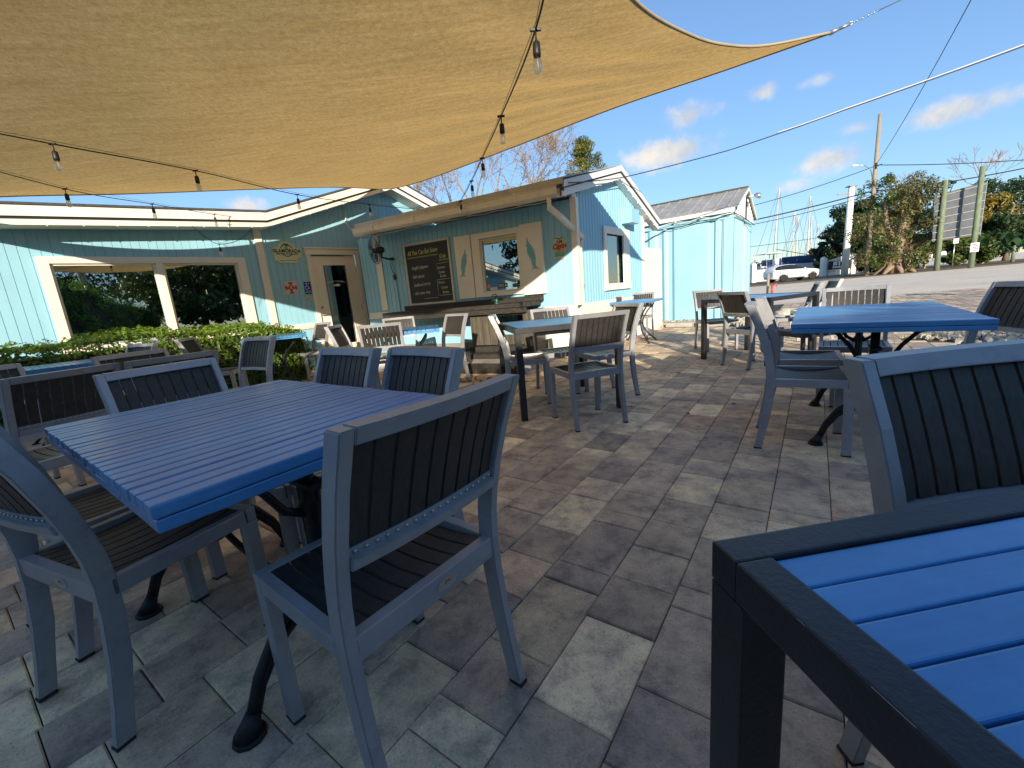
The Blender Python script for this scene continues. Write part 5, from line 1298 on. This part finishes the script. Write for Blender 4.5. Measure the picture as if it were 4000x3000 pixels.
# belt of trees along the right
specs = [(47.5,55,7.2,3.6,'midleaf','bushy green tree left of the billboard, behind the vine covered tree',41,.4),(53.0,56,7.6,4.2,'darkleaf','dark bushy tree directly behind the billboard',42,.35),(60.0,55,8.6,3.6,'yellowleaf','yellowing tree just right of the billboard',43,.25),(66.5,57,11.0,5.4,'darkleaf','tallest dark tree at the right edge beyond the road',44,.35),(55,51.5,3.4,2.8,'midleaf','low green bush under the yellowing tree',45,.5),(50.5,52.5,3.0,2.6,'midleaf','low green bush under the billboard',46,.4),(46.0,52.5,2.8,2.6,'darkleaf','low dark bush behind the mailboxes',47,.4),(60.5,52,5.4,3.8,'darkleaf','big-leaved dark shrub at the right edge of the photo',48,.45),(45.6,56.8,4.4,2.2,'darkleaf','low dark bush beside the white gate post',49,.4)]
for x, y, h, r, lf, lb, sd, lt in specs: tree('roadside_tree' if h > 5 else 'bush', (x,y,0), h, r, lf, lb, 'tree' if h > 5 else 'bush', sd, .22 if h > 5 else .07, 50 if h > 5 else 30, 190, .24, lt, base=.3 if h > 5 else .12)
t = empty('bare_tree', (65,60,0), 0, 'bare branched tree top sticking up above the trees at the right edge', 'tree'); mb = MB(); tips = []; mb.tube([(65,60,0),(65,60,9)], [.2,.15], 7)
for d_ in ((-.6,0,.8),(0,0,1),(.7,0,.7)): branchy(mb, Vector((65,60,8.6)), Vector(d_).normalized(), 2.6, .09, 4, rg, tips, .45, .02)
W(mb, 'trunk_and_branches', M['palebark'], t)
bn = empty('banana_plant', (50.8,43,0), 0, 'large-leaved banana plant at the far right beyond the lot', 'plant'); rg = random.Random(51); mb = MB()
for k in range(16):
    a = rg.random()*6.28; L_ = rg.uniform(1.8,3.0); o = Vector((50.8+rg.gauss(0,.9),43+rg.gauss(0,.5),rg.uniform(.5,2.0))); pr = None; s_ = Vector((-math.sin(a),math.cos(a),0))
    for j in range(6):
        f = j/5; c = o + Vector((math.cos(a)*L_*.6*f, math.sin(a)*L_*.6*f, L_*(.85*f-.75*f*f*f))); w_ = .38*math.sin(math.pi*min(.98,f*.9+.08)); cur = [mb.bm.verts.new(c-s_*w_), mb.bm.verts.new(c+Vector((0,0,.05))), mb.bm.verts.new(c+s_*w_)]
        if pr: mb.bm.faces.new((pr[0],pr[1],cur[1],cur[0])); mb.bm.faces.new((pr[1],pr[2],cur[2],cur[1]))
        pr = cur
W(mb, 'leaves', M['banana'], bn); mb = MB(); mb.tube([(50.8,43,0),(50.8,43,1.6)], [.16,.1], 8); W(mb, 'stem', M['green_pole'], bn)
# planting on the street behind the photographer: hedge and trees that shade the patio and mirror in the windows
def shade_top(x):
    tab = [(-12,4.3),(-5,4.3),(-3.0,4.22),(-1.5,3.78),(.9,3.62),(2.0,3.56),(3.2,3.50),(5,3.42),(9,3.35),(12,2.9),(40,2.6)]
    return interp(tab, x)
bh = empty('street_hedge', (0,-6,0), 0, 'tall dense street hedge behind the photographer, mirrored in the big windows', 'hedge'); rg = random.Random(61); cs = []
def hedge_y(x): return -5.6 - max(0, x-8)*.55
for k in range(900):
    x = rg.uniform(-12,28); z_ = rg.uniform(.1, shade_top(x)-.28+.10*math.sin(x*3.1)); cs.append(((x,hedge_y(x)+rg.gauss(0,.25),z_), (.36,.28,.32), 62 if x < 10 else 45, .45+.3*(z_/3.5)+rg.gauss(0,.15)))
leafcloud('foliage', M['hedge'], cs, bh, 62, .075)
mb = MB(); 
for k in range(38): x = -12+k*1.07; mb.box((x,hedge_y(x)-.2,(shade_top(x)-.5)/2), (1.2,.35,shade_top(x)-.5))
W(mb, 'light_block_core', M['soil'], bh)  # added opaque core boxes inside the foliage, block light through it
for k, (x, y, h, r, lf, sd, lb) in enumerate([(24,-27,9.5,5.0,'darkleaf',71,'nearest'),(33,-28,10.5,5.2,'darkleaf',72,'tallest'),(17,-30,9.5,4.8,'yellowleaf',73,'yellowing'),(41,-24,9.5,4.8,'midleaf',74,'farthest right'),(10,-31,9.5,4.6,'darkleaf',75,'dark rounded'),(-24,-14,8.0,4.6,'darkleaf',76,'farthest left'),(23,-9.5,6.6,3.6,'midleaf',77,'lowest'),(28,-8,7.8,4.0,'darkleaf',78,'dense dark'),(34,-10,8.4,4.4,'darkleaf',79,'broad dark'),(30,-2.5,6.0,3.2,'yellowleaf',80,'sparse yellow')]):
    tree('street_tree', (x,y,0), h, r, lf, lb+' street tree behind the photographer, mirrored in the windows', 'tree', sd, .22, 46, 150, .24, .4)
p_ = empty('street_pole', (12.5,-8.9,0), 0, 'wooden street pole mirrored in the right big window', 'pole'); mb = MB(); mb.tube([(12.5,-8.9,0),(12.5,-8.9,7)], [.16,.12], 10); W(mb, 'shaft', M['wood_pole'], p_)
# ================================================================== FAR THINGS
def pole(name, x, y, h, r0, r1, mat, label, lean=(0,0), cat='pole', group=None):
    t = empty(name, (x,y,0), 0, label, cat, group); mb = MB(); mb.tube([(x,y,-.05),(x+lean[0],y+lean[1],h)], [r0,r1], 12); W(mb, 'shaft', M[mat], t); return t
up = pole('utility_pole', 34.5,41,13.9,.21,.14,'wood_pole','tall weathered utility pole with a street lamp arm beside the vine covered tree',(.05,0))
mb = MB(); mb.tube([(34.4,41,8.4),(34.1,41,9.4),(33.5,41,9.75),(32.9,41,9.8)], .045, 8); arm = W(mb, 'lamp_arm', M['galv'], up)
mb = MB(); mb.lathe([(.0,.09),(.10,.08),(.17,.0),(.15,-.06),(.0,-.10)], (0,0,0), 14)
for v in mb.bm.verts: v.co = Vector((32.65+v.co.x*2.2, 41+v.co.y, 9.8+v.co.z))
W(mb, 'street_lamp_head', M['white'], arm)
mb = MB(); mb.box((34.45,40.85,9.6), (.1,.12,.5)); mb.tube([(34.3,40.8,9.7),(34.6,40.8,9.6),(34.9,40.8,9.7)], .04, 6); W(mb, 'insulator', M['cable'], up)
# white tall post behind the gate
tp = pole('white_post', 40.3,51,9.7,.36,.30,'white','tall white square-topped post behind the white gate',(.1,0),'post')
mb = MB(); mb.box((40.4,51,9.78), (.95,.7,.10)); mb.box((39.4,50.9,9.0), (1.3,.1,.1)); W(mb, 'cap', M['wood_pole'], tp)
bb_ = empty('billboard', (39,37,0), 0, 'grey back of a tilted roadside billboard on two green poles', 'billboard'); A = Vector((36.9,37.6,0)); B = Vector((41.2,37.6,0)); dB = (B-A).normalized(); nB = Vector((dB.y,-dB.x,0))
def bbp(f, z, o=0): return A.lerp(B, f) + nB*o + Vector((0,0,z))
mb = MB(); mb.prism([bbp(.06,2.4), bbp(1.0,2.65), bbp(1.0,6.9), bbp(.0,6.2)], nB*-.06); pan = W(mb, 'panel', M['panelgrey'], bb_)
mb = MB()
for k in range(7): q0 = bbp(.03,2.55+k*.58,.05); q1 = bbp(1.0,2.8+k*.66,.05); d = q1-q0; mb.box((q0+q1)/2, (.04,.07,d.length), d.to_track_quat('Z','Y').to_matrix())
W(mb, 'stringer', M['wood_pole'], pan)
mb = MB(); q0 = bbp(1.005,2.6); q1 = bbp(1.005,6.95); mb.box((q0+q1)/2, (.07,.07,4.35)); W(mb, 'edge_strip', M['galv'], pan)
for (x, y, h) in ((37.6,37.4,7.3),(39.3,36.2,7.9)):
    mb = MB(); mb.tube([(x,y,-.05),(x-.1,y,h)], [.20,.17], 12); W(mb, 'pole', M['green_pole'], bb_)
for f in (.30,.86): mb = MB(); q = bbp(f,6.4+f*.5,.2); mb.tube([bbp(f,6.2+f*.6,.0), q+Vector((0,0,.4))], .03, 6); mb.box(q+Vector((0,0,.5)), (.38,.25,.2), None, .05); W(mb, 'flood_lamp', M['cable'], bb_)
mb = MB(); sgp = Vector((39.15,35.97,1.62)); mb.box(sgp, (.72,.03,.72)); ns = W(mb, 'notice_sign', M['fishwhite'], bb_)
mb = MB()
for k, w_ in enumerate((.56,.48,.34,.54,.3)): mb.box(sgp+Vector((0,-.02,.24-k*.12)), (w_,.01,.06))
W(mb, 'notice_print', M['black'], ns)
rs = pole('road_sign', 45.8,44,2.75,.045,.045,'galv','small white road sign on a thin post in front of the bushes',(0,0),'road sign'); mb = MB(); mb.box((45.8,43.9,2.6), (.55,.03,.62), None, .01); pl = W(mb, 'plate', M['fishwhite'], rs); mb = MB(); mb.box((45.8,43.88,2.72), (.36,.01,.04)); mb.box((45.8,43.88,2.55), (.40,.01,.04)); W(mb, 'plate_print', M['red'], pl)
for k, (x, lb) in enumerate([(50.4,'leftmost mailbox, small and pale, at the foot of the bushes'),(53.0,'second mailbox from the left on its brown post'),(46.9+9.6,'third mailbox from the left with a rounded white top'),(60.0,'rightmost mailbox with a rounded white top in front of the yellow leaves')]):
    s = (50.4/60, 53.0/60, .94, 1.)[k]; xx = (45.9,47.3,48.8,50.4)[k]
    t = empty('mailbox', (xx,50,0), 0, lb, 'mailbox', 'mailboxes along the far verge'); mb = MB(); mb.box((xx,50,.55), (.18,.18,1.15)); W(mb, 'post', M['yellow'] if k != 1 else M['wood_pole'], t)
    mb = MB(); hh = .34; mb.prism([(xx-hh,49.5,1.1),(xx+hh,49.5,1.1),(xx+hh,49.5,1.45),(xx+hh*.6,49.5,1.72),(xx-hh*.6,49.5,1.72),(xx-hh,49.5,1.45)], (0,.8,0)); W(mb, 'box', M['fishwhite'], t)
# gate, banner, posts, picket fence
for k, (x, y, h, lb) in enumerate([(30.0,52,2.1,'leftmost white fence post beside the container corner'),(32.8,52.2,2.4,'white fence post in front of the boats behind the car bonnet'),(39.2,53,2.1,'white gate post at the left end of the dark banner'),(42.6,52.8,2.3,'white gate post at the right end of the dark banner')]):
    t = empty('fence_post', (x,y,0), 0, lb, 'post', 'white posts along the harbour fence'); mb = MB(); mb.box((x,y,h/2), (.5,.5,h)); mb.prism([(x-.26,y-.26,h),(x+.26,y-.26,h),(x+.26,y+.26,h),(x-.26,y+.26,h)], (0,0,.03)); W(mb, 'shaft', M['white'], t)
    mb = MB(); v = [(x-.25,y-.25,h+.03),(x+.25,y-.25,h+.03),(x+.25,y+.25,h+.03),(x-.25,y+.25,h+.03)]
    for a_, b_ in zip(v, v[1:]+v[:1]): mb.face([a_, b_, (x,y,h+.28)])
    W(mb, 'cap', M['white'], t)
t = empty('picket_gate', (40.9,53,0), 0, 'white picket gate behind the dark banner', 'gate'); mb = MB()
for k in range(17): x = 39.55+k*.17; mb.box((x,53.0-.01*k,.95+.3*(k/16)), (.11,.04,1.75+.6*(k/16)))
W(mb, 'pickets', M['white'], t); mb = MB(); mb.box((40.9,53.05,.5), (2.9,.05,.12)); mb.box((40.9,53.05,1.5), (2.9,.05,.12)); W(mb, 'rail', M['white'], t)
t = empty('banner', (40.85,52.5,0), 0, 'dark banner reading BTH MARINE hung on the white gate', 'banner'); mb = MB(); mb.box((40.85,52.55,1.22), (2.75,.03,1.0), Matrix.Rotation(.0,3,'Y')); bnr = W(mb, 'cloth', M['black'], t)
BF = Frame(40.85,52.52,0)
FT(BF,'BTH',0,.01,1.40,.58,M['fishwhite'],bnr,bold=.03,sx=1.5); FT(BF,'MARINE',0,.01,.98,.36,M['fishwhite'],bnr,bold=.02,sx=1.35)
t = empty('harbour_fence', (31.4,52.3,0), 0, 'low white picket fence between the two left posts', 'fence'); mb = MB()
for k in range(20): mb.box((30.3+k*.125,52.1,.75), (.09,.04,1.4))
mb.box((31.4,52.15,.4), (2.5,.05,.1)); mb.box((31.4,52.15,1.15), (2.5,.05,.1)); W(mb, 'pickets', M['white'], t)
# small marker posts on the lot
t = empty('marker_post', (12.3,20.0,0), 0, 'thin pale green marker post on the lot right of the container', 'post'); mb = MB(); mb.tube([(12.25,20.0,-.05),(12.25,20.0,.98)], [.06,.06], 8); W(mb, 'shaft', M['wood_pole'], t); t.location = t.location
t = empty('standpipe', (12.35,19.6,0), 0, 'short red standpipe beside the thin marker post on the lot', 'standpipe'); mb = MB(); mb.tube([(12.2,19.6,-.05),(12.2,19.6,.5)], .05, 10); mb.tube([(12.2,19.6,.45),(12.32,19.5,.50),(12.34,19.5,.4)], .035, 8); W(mb, 'pipe', M['red'], t)
# ---------------- car
car = empty('parked_car', (33.4,45,0), R(181.5), 'white estate car with dark wheels driving past the white fence', 'car')
sec = []   # side outline stations: x, z_low, z_belt, z_roof, half width low, half width roof
st = [(-2.45,.55,.80,.82,.62,.55),(-2.30,.34,.98,1.02,.82,.70),(-1.9,.28,1.06,1.10,.93,.80),(-1.30,.28,1.12,1.16,.96,.86),(-.85,.28,1.15,1.24,.97,.84),(-.35,.28,1.17,1.50,.97,.74),(.1,.28,1.18,1.66,.97,.70),(.7,.28,1.19,1.72,.97,.69),(1.4,.28,1.20,1.70,.97,.69),(1.95,.30,1.20,1.62,.95,.68),(2.30,.34,1.18,1.42,.92,.72),(2.48,.42,1.10,1.14,.86,.78),(2.52,.55,.98,1.0,.80,.74)]
bm = bmesh.new(); rings = []
for x, zl, zb, zr, w0, w1 in st:
    mid = (zl+zb)/2; P = [(-w0*.92,zl),(-w0,mid),(-w0*.985,zb),(-w1,zr-.04),(-w1*.82,zr),(w1*.82,zr),(w1,zr-.04),(w0*.985,zb),(w0,mid),(w0*.92,zl)]
    rings.append([bm.verts.new((x,y_,z_)) for y_, z_ in P])
n_p = 10
for i, (a, b) in enumerate(zip(rings, rings[1:])):
    for k in range(n_p):
        f = bm.faces.new((a[k], b[k], b[(k+1)%n_p], a[(k+1)%n_p])); f.smooth = True
        if k in (2,6) and 4 <= i <= 9: f.material_index = 1
        if i in (4,5) and k in (3,4,5): f.material_index = 1
bm.faces.new(rings[0][::-1]); bm.faces.new(rings[-1])
mb = MB(); mb.bm = bm; mb.build('body', [M['carpaint'], M['carglass']], car)
for x in (-1.52,1.48):
    for s in (-1,1):
        mb = MB(); rt = Matrix.Rotation(math.pi/2,3,'X'); mb.lathe([(.24,-.12),(.36,-.12),(.385,-.06),(.385,.06),(.36,.12),(.24,.12)], (x,s*.88,.385), 24, rot=rt); wh = mb.build('wheel', M['tyre'], car)
        mb = MB(); mb.lathe([(.0,-.10),(.24,-.11),(.25,.11),(.0,.10)], (x,s*.885,.385), 18, rot=rt); mb.build('rim', M['panelgrey'], wh)
        mb = MB(); mb.tube([(x+.45*math.cos(a), s*.965, .385+.45*math.sin(a)) for a in [math.pi*k/10 for k in range(11)]], .03, 6); mb.build('arch_trim', M['tyre'], car)
mb = MB(); mb.box((2.44,-.70,1.05), (.10,.30,.20), None, .03); mb.build('tail_light', M['tail'], car); mb = MB(); mb.box((2.44,.70,1.05), (.10,.30,.20), None, .03); mb.build('tail_light', M['tail'], car)
for s in (-1,1): mb = MB(); mb.box((-2.28,s*.66,.86), (.14,.30,.14), None, .03); mb.build('headlight', M['galv'], car); mb = MB(); mb.box((-.62,s*1.03,1.22), (.14,.16,.12), None, .03); mb.build('mirror', M['carpaint'], car)
mb = MB(); 
for x in (-.28,.72,1.62):
    for s in (-1,1): mb.box((x,s*.965,.80), (.012,.012,.75))
for s in (-1,1): mb.box((.6,s*.975,.34), (2.5,.03,.10))
mb.build('door_seams', M['tyre'], car)
car.location = (30.0,45.0,-.03)
# ---------------- boats
def hull(mb, L_, B_, H_, mi=0, sheer=.25):
    bm = mb.bm; rings = []
    for k in range(9):
        f = k/8; x = -L_/2+L_*f; w = B_/2*(1-(max(0,f-.45)/.56)**2.2); z = H_*(1+sheer*f*f)
        rings.append([bm.verts.new((x,-w,z)), bm.verts.new((x,-w*.8,H_*.25)), bm.verts.new((x,0,0)), bm.verts.new((x,w*.8,H_*.25)), bm.verts.new((x,w,z))])
    for a, b in zip(rings, rings[1:]):
        for k in range(5): bm.faces.new((a[k], a[(k+1)%5], b[(k+1)%5], b[k]))
    bm.faces.new(rings[0]); bm.faces.new(rings[-1][::-1])
def sailboat(x, y, L_, mh, rz, label, lean=0., hullmat='white', cover='navyhull', stay=True, z0=.0):
    t = empty('sailboat', (x,y,z0), R(rz), label, 'sailboat', 'sailboats moored in the harbour'); mb = MB(); hull(mb, L_, L_*.28, 1.1); mb.build('hull', M[hullmat], t)
    mb = MB(); mb.box((-.3,0,1.45), (L_*.42,L_*.16,.55), None, .12); mb.build('cabin', M['white'], t)
    mb = MB(); mb.tube([(.6,0,1.1),(.6+lean,0,mh)], [.13,.10], 8); mb.box((.6+lean*.55,0,mh*.55), (.05,1.6,.05)); mb.build('mast', M['gutter'], t)
    mb = MB(); mb.tube([(.5,0,2.3),(-L_*.38,0,2.2)], [.24,.16], 8); mb.build('boom_cover', M[cover], t)
    mb = MB(); 
    for q in ((L_*.5,0,1.3),(-L_*.5,0,1.1),(0,L_*.13,1.2),(0,-L_*.13,1.2)): mb.tube([(.6+lean,0,mh),q], .022, 4)
    mb.build('stays', M['panelgrey'], t); return t
def at(px, dep):  # only used for choosing positions along the quay
    return (px-2000)/1655*dep
for a in [(44.3,72,9,14.1,20,'sailboat with the tall leaning mast nearest the container',.9),(56.2,84,8,10.9,10,'sailboat with the shorter mast, second from the left',.1),(56.9,86,9,12.0,30,'sailboat with the slim mast, third from the left',.3),(55.6,80,11,13.7,15,'large sailboat with the tallest mast in the middle of the harbour',0.),(60.0,85,9,10.9,40,'sailboat moored just right of the tallest mast',-.4),(59.0,82,8,9.0,0,'sailboat with a short mast at the right end of the harbour',-.5)]: sailboat(*a)
mbt = empty('motor_boat', (36.3,60,0), R(200), 'white motor boat with a blue canopy and outboard engines behind the fence', 'boat'); mb = MB(); hull(mb, 7.5, 2.6, 1.7); mb.build('hull', M['white'], mbt)
mb = MB(); mb.box((-.6,0,3.55), (3.4,2.2,.12), None, .05); mb.build('hard_top', M['white'], mbt)
mb = MB()
for x_ in (-2.0,.8):
    for s in (-1,1): mb.tube([(x_,s*.9,1.6),(x_+.25,s*.85,3.5)], .05, 6)
mb.build('top_frame', M['white'], mbt)
mb = MB(); mb.box((-.2,0,2.2), (1.0,.9,1.1), None, .08); mb.build('console', M['navyhull'], mbt)
for s in (-1,1): mb = MB(); mb.box((-3.9,s*.55,1.9), (.55,.5,.8), None, .12); mb.box((-3.95,s*.55,1.0), (.3,.2,1.3), None, .03); mb.build('outboard_engine', M['navyhull'], mbt)
for (x, y, rz, lb, cv) in ((44.0,66,160,'low white motor boat with a navy cover behind the car','navyhull'),(49.5,70,20,'blue covered motor boat below the middle masts','panelgrey')):
    t = empty('motor_boat', (x,y,0), R(rz), lb, 'boat'); mb = MB(); hull(mb, 8.5, 2.8, 1.9); mb.build('hull', M['white'], t); mb = MB(); mb.box((-.5,0,2.5), (4.2,2.2,1.2), None, .25); mb.build('canopy', M[cv], t); mb = MB(); mb.tube([(-2.5,0,3.0),(2.2,0,4.4)], .05, 6); mb.build('outrigger', M['galv'], t)
for x, y in ((47,63),):
    t = empty('dock_shelter', (x,y,0), 0, 'flat open dock shelter at the right end of the harbour', 'shelter'); mb = MB(); mb.box((46.6,62,3.5), (4.6,2.5,.14)); W(mb, 'roof', M['galv'], t)
    for xx in (44.7,48.4):
        mb = MB(); mb.box((xx,61,1.75), (.12,.12,3.5)); W(mb, 'post', M['white'], t)
t = empty('far_shore', (60,150,0)); bpy.data.objects.remove(t)
cs = []; rg = random.Random(91)
for k in range(150): x = rg.uniform(60,190); cs.append(((x, 170+rg.uniform(-4,4), rg.uniform(.5,4.5)), (2.2,2,1.4), 60, .3+rg.gauss(0,.2)))
o = leafcloud('far_trees', M['darkleaf'], cs, None, 92, .55); tag(o, 'low dark tree line on the far shore of the harbour', 'far trees', kind='stuff')
# pole behind the main gable
t = pole('lamp_pole', -3.75,22.5,7.05,.07,.06,'wood_pole','pale pole with a small arm rising behind the cream gable',(0,0)); mb = MB(); mb.tube([(-3.75,22.5,6.55),(-4.45,22.5,6.85)], .03, 6); W(mb, 'arm', M['galv'], t)
# ---------------- wires
def wire(label, pts, r=.012, sag=0., mat='cable', n=24):
    P = [Vector(p) for p in pts]; out = []
    for i, (a, b) in enumerate(zip(P, P[1:])):
        for k in range(n): f = k/n; out.append(a.lerp(b,f) - Vector((0,0,sag*4*f*(1-f))))
    out.append(P[-1]); mb = MB(); mb.tube(out, r, 5); o = mb.build('overhead_wire', M[mat]); tag(o, label, 'wire'); return o
g0 = GW.p(-.22,.18,2.46)
wire('black service cable rising from the gable fascia of the bar up to the right edge', [g0, GW.p(1.75,.20,2.83), (4.19,8.1,3.20), (5.58,7.3,3.42), (7.66,6.5,3.83)], .008, .01)
wire('white guide rope wrapped round the service cable', [(4.8,7.75,3.31),(5.58,7.3,3.435),(7.66,6.5,3.85)], .007, .01, 'rope')
wire('upper thin wire from behind the container to the utility pole', [(20.5,41,6.7),(34.4,41,9.6)], .03, .25)
wire('thick cable from behind the container to the utility pole', [(20.5,42,5.6),(34.3,41.2,7.5)], .055, .15)
wire('second lower cable below the thick one', [(20.5,42,5.3),(34.3,41.2,7.2)], .03, .25)
wire('wire from the utility pole to the right edge, upper', [(34.6,41,9.7),(56,41.5,9.2)], .035, .3)
wire('thick cable from the utility pole over the billboard to the right edge', [(34.5,41.2,7.5),(56,41.5,9.4)], .05, .4)
wire('wire climbing steeply from the utility pole to the top of the photo', [(34.6,41,9.8),(20.4,20,11.6)], .02, .3)
wire('lowest thin wire crossing in front of the boats', [(24,50,4.0),(44,50,5.0)], .025, .2)
# ================================================================== SKY AND LIGHT
w = bpy.data.worlds.new('World'); scene.world = w; w.use_nodes = True; nt = w.node_tree
for n in list(nt.nodes): nt.nodes.remove(n)
out = nt.nodes.new('ShaderNodeOutputWorld'); bg = nt.nodes.new('ShaderNodeBackground'); nt.links.new(bg.outputs[0], out.inputs[0])
sky = nt.nodes.new('ShaderNodeTexSky'); sky.sky_type = 'NISHITA'; sky.sun_disc = False
SUN_EL, SUN_AZ = 15.9, 180.0
sky.sun_elevation = R(SUN_EL); sky.sun_rotation = R(SUN_AZ); sky.altitude = 10; sky.air_density = .8; sky.dust_density = .0; sky.ozone_density = 3.0
bg.inputs[1].default_value = SKY_STR
tc = nt.nodes.new('ShaderNodeTexCoord')
def Mth(op, a, b=None):
    n = nt.nodes.new('ShaderNodeMath'); n.operation = op
    for i, v in enumerate((a, b)):
        if v is None: continue
        if isinstance(v, (int, float)): n.inputs[i].default_value = v
        else: nt.links.new(v, n.inputs[i])
    return n.outputs[0]
def dotv(vec):
    n = nt.nodes.new('ShaderNodeVectorMath'); n.operation = 'DOT_PRODUCT'; nt.links.new(tc.outputs['Generated'], n.inputs[0]); n.inputs[1].default_value = vec; return n.outputs['Value']
nz = nt.nodes.new('ShaderNodeTexNoise'); nz.inputs['Scale'].default_value = 9.; nz.inputs['Detail'].default_value = 9; nz.inputs['Roughness'].default_value = .62; nt.links.new(tc.outputs['Generated'], nz.inputs['Vector'])
nz2 = nt.nodes.new('ShaderNodeTexNoise'); nz2.inputs['Scale'].default_value = 30.; nz2.inputs['Detail'].default_value = 6; nt.links.new(tc.outputs['Generated'], nz2.inputs['Vector'])
nsum = Mth('ADD', Mth('MULTIPLY', Mth('SUBTRACT', nz.outputs['Fac'], .5), 3.0), Mth('MULTIPLY', Mth('SUBTRACT', nz2.outputs['Fac'], .5), 1.1))
clouds = CLOUDS
tot = None
for (az, el, wa, ha, dens) in clouds:
    c = Vector((math.cos(R(el))*math.sin(R(az)), math.cos(R(el))*math.cos(R(az)), math.sin(R(el)))); r_ = Vector((math.cos(R(az)), -math.sin(R(az)), 0)); u_ = r_.cross(c)
    cz = Mth('MAXIMUM', dotv(c), .05); a = Mth('DIVIDE', Mth('DIVIDE', dotv(r_), cz), math.tan(R(wa))); b_ = Mth('DIVIDE', Mth('DIVIDE', dotv(u_), cz), math.tan(R(ha)))
    # flatter base: squeeze the lower half
    d = Mth('SQRT', Mth('ADD', Mth('MULTIPLY', a, a), Mth('MULTIPLY', b_, b_)))
    m_ = Mth('ADD', Mth('SUBTRACT', 1.0, d), Mth('MULTIPLY', nsum, .75)); m_ = Mth('MULTIPLY', Mth('MINIMUM', Mth('MAXIMUM', m_, 0.), .8), dens*1.25)
    front = Mth('GREATER_THAN', dotv(c), .3); m_ = Mth('MULTIPLY', m_, front)
    tot = m_ if tot is None else Mth('MAXIMUM', tot, m_)
rp = nt.nodes.new('ShaderNodeMapRange'); rp.interpolation_type = 'SMOOTHSTEP'; rp.inputs[1].default_value = .0; rp.inputs[2].default_value = .95; nt.links.new(tot, rp.inputs[0])
mx = nt.nodes.new('ShaderNodeMix'); mx.data_type = 'RGBA'; nt.links.new(rp.outputs[0], mx.inputs[0])
hs = nt.nodes.new('ShaderNodeMix'); hs.data_type = 'RGBA'; hs.blend_type = 'MULTIPLY'; hs.inputs[0].default_value = 1.0; hs.inputs[7].default_value = (*SKY_TINT, 1); nt.links.new(sky.outputs[0], hs.inputs[6])
lum = nt.nodes.new('ShaderNodeRGBToBW'); nt.links.new(hs.outputs[2], lum.inputs[0])
fac = Mth('DIVIDE', 1.38, Mth('ADD', 1.0, Mth('MULTIPLY', lum.outputs[0], .25)))
sc_ = nt.nodes.new('ShaderNodeVectorMath'); sc_.operation = 'SCALE'; nt.links.new(hs.outputs[2], sc_.inputs[0]); nt.links.new(fac, sc_.inputs['Scale']); nt.links.new(sc_.outputs[0], mx.inputs[6])
cr = nt.nodes.new('ShaderNodeValToRGB'); cr.color_ramp.elements[0].color = (*CLOUD_DARK, 1); cr.color_ramp.elements[1].color = (*CLOUD_LIT, 1); cr.color_ramp.elements[0].position = .42; cr.color_ramp.elements[1].position = .62; nt.links.new(nz.outputs['Fac'], cr.inputs[0])
nt.links.new(cr.outputs[0], mx.inputs[7]); nt.links.new(mx.outputs[2], bg.inputs[0])
sd = bpy.data.lights.new('sun', 'SUN'); sd.energy = SUN_E; sd.angle = R(.5); sd.color = (1.0,.87,.69); so = bpy.data.objects.new('sun', sd); COL.objects.link(so)
so.rotation_euler = Vector((0, math.cos(R(SUN_EL)), -math.sin(R(SUN_EL)))).to_track_quat('-Z','Y').to_euler()
# ================================================================== CAMERA
cd = bpy.data.cameras.new('camera'); cam = bpy.data.objects.new('camera', cd); COL.objects.link(cam); scene.camera = cam
cd.sensor_fit = 'HORIZONTAL'; cd.sensor_width = 36.0; cd.lens = 36.0*1655/4000; cd.clip_start = .02; cd.clip_end = 3000
Pt, Ro = .20633, -.08703
fw = Vector((0, math.cos(Pt), -math.sin(Pt))); rt0 = Vector((1,0,0)); up0 = rt0.cross(fw)
rt = rt0*math.cos(Ro) + up0*math.sin(Ro); upv = -rt0*math.sin(Ro) + up0*math.cos(Ro)
cam.matrix_world = Matrix(((rt.x, upv.x, -fw.x, 0), (rt.y, upv.y, -fw.y, 0), (rt.z, upv.z, -fw.z, 1.03), (0,0,0,1)))
vs_ = scene.view_settings; vs_.view_transform = 'Standard'; vs_.look = 'None'; vs_.gamma = 1; vs_.use_curve_mapping = False; vs_.exposure = EXPO
scene.cycles.max_bounces = 10; scene.cycles.diffuse_bounces = 6; scene.cycles.transparent_max_bounces = 12
try: scene.cycles.use_denoising = True
except Exception: pass
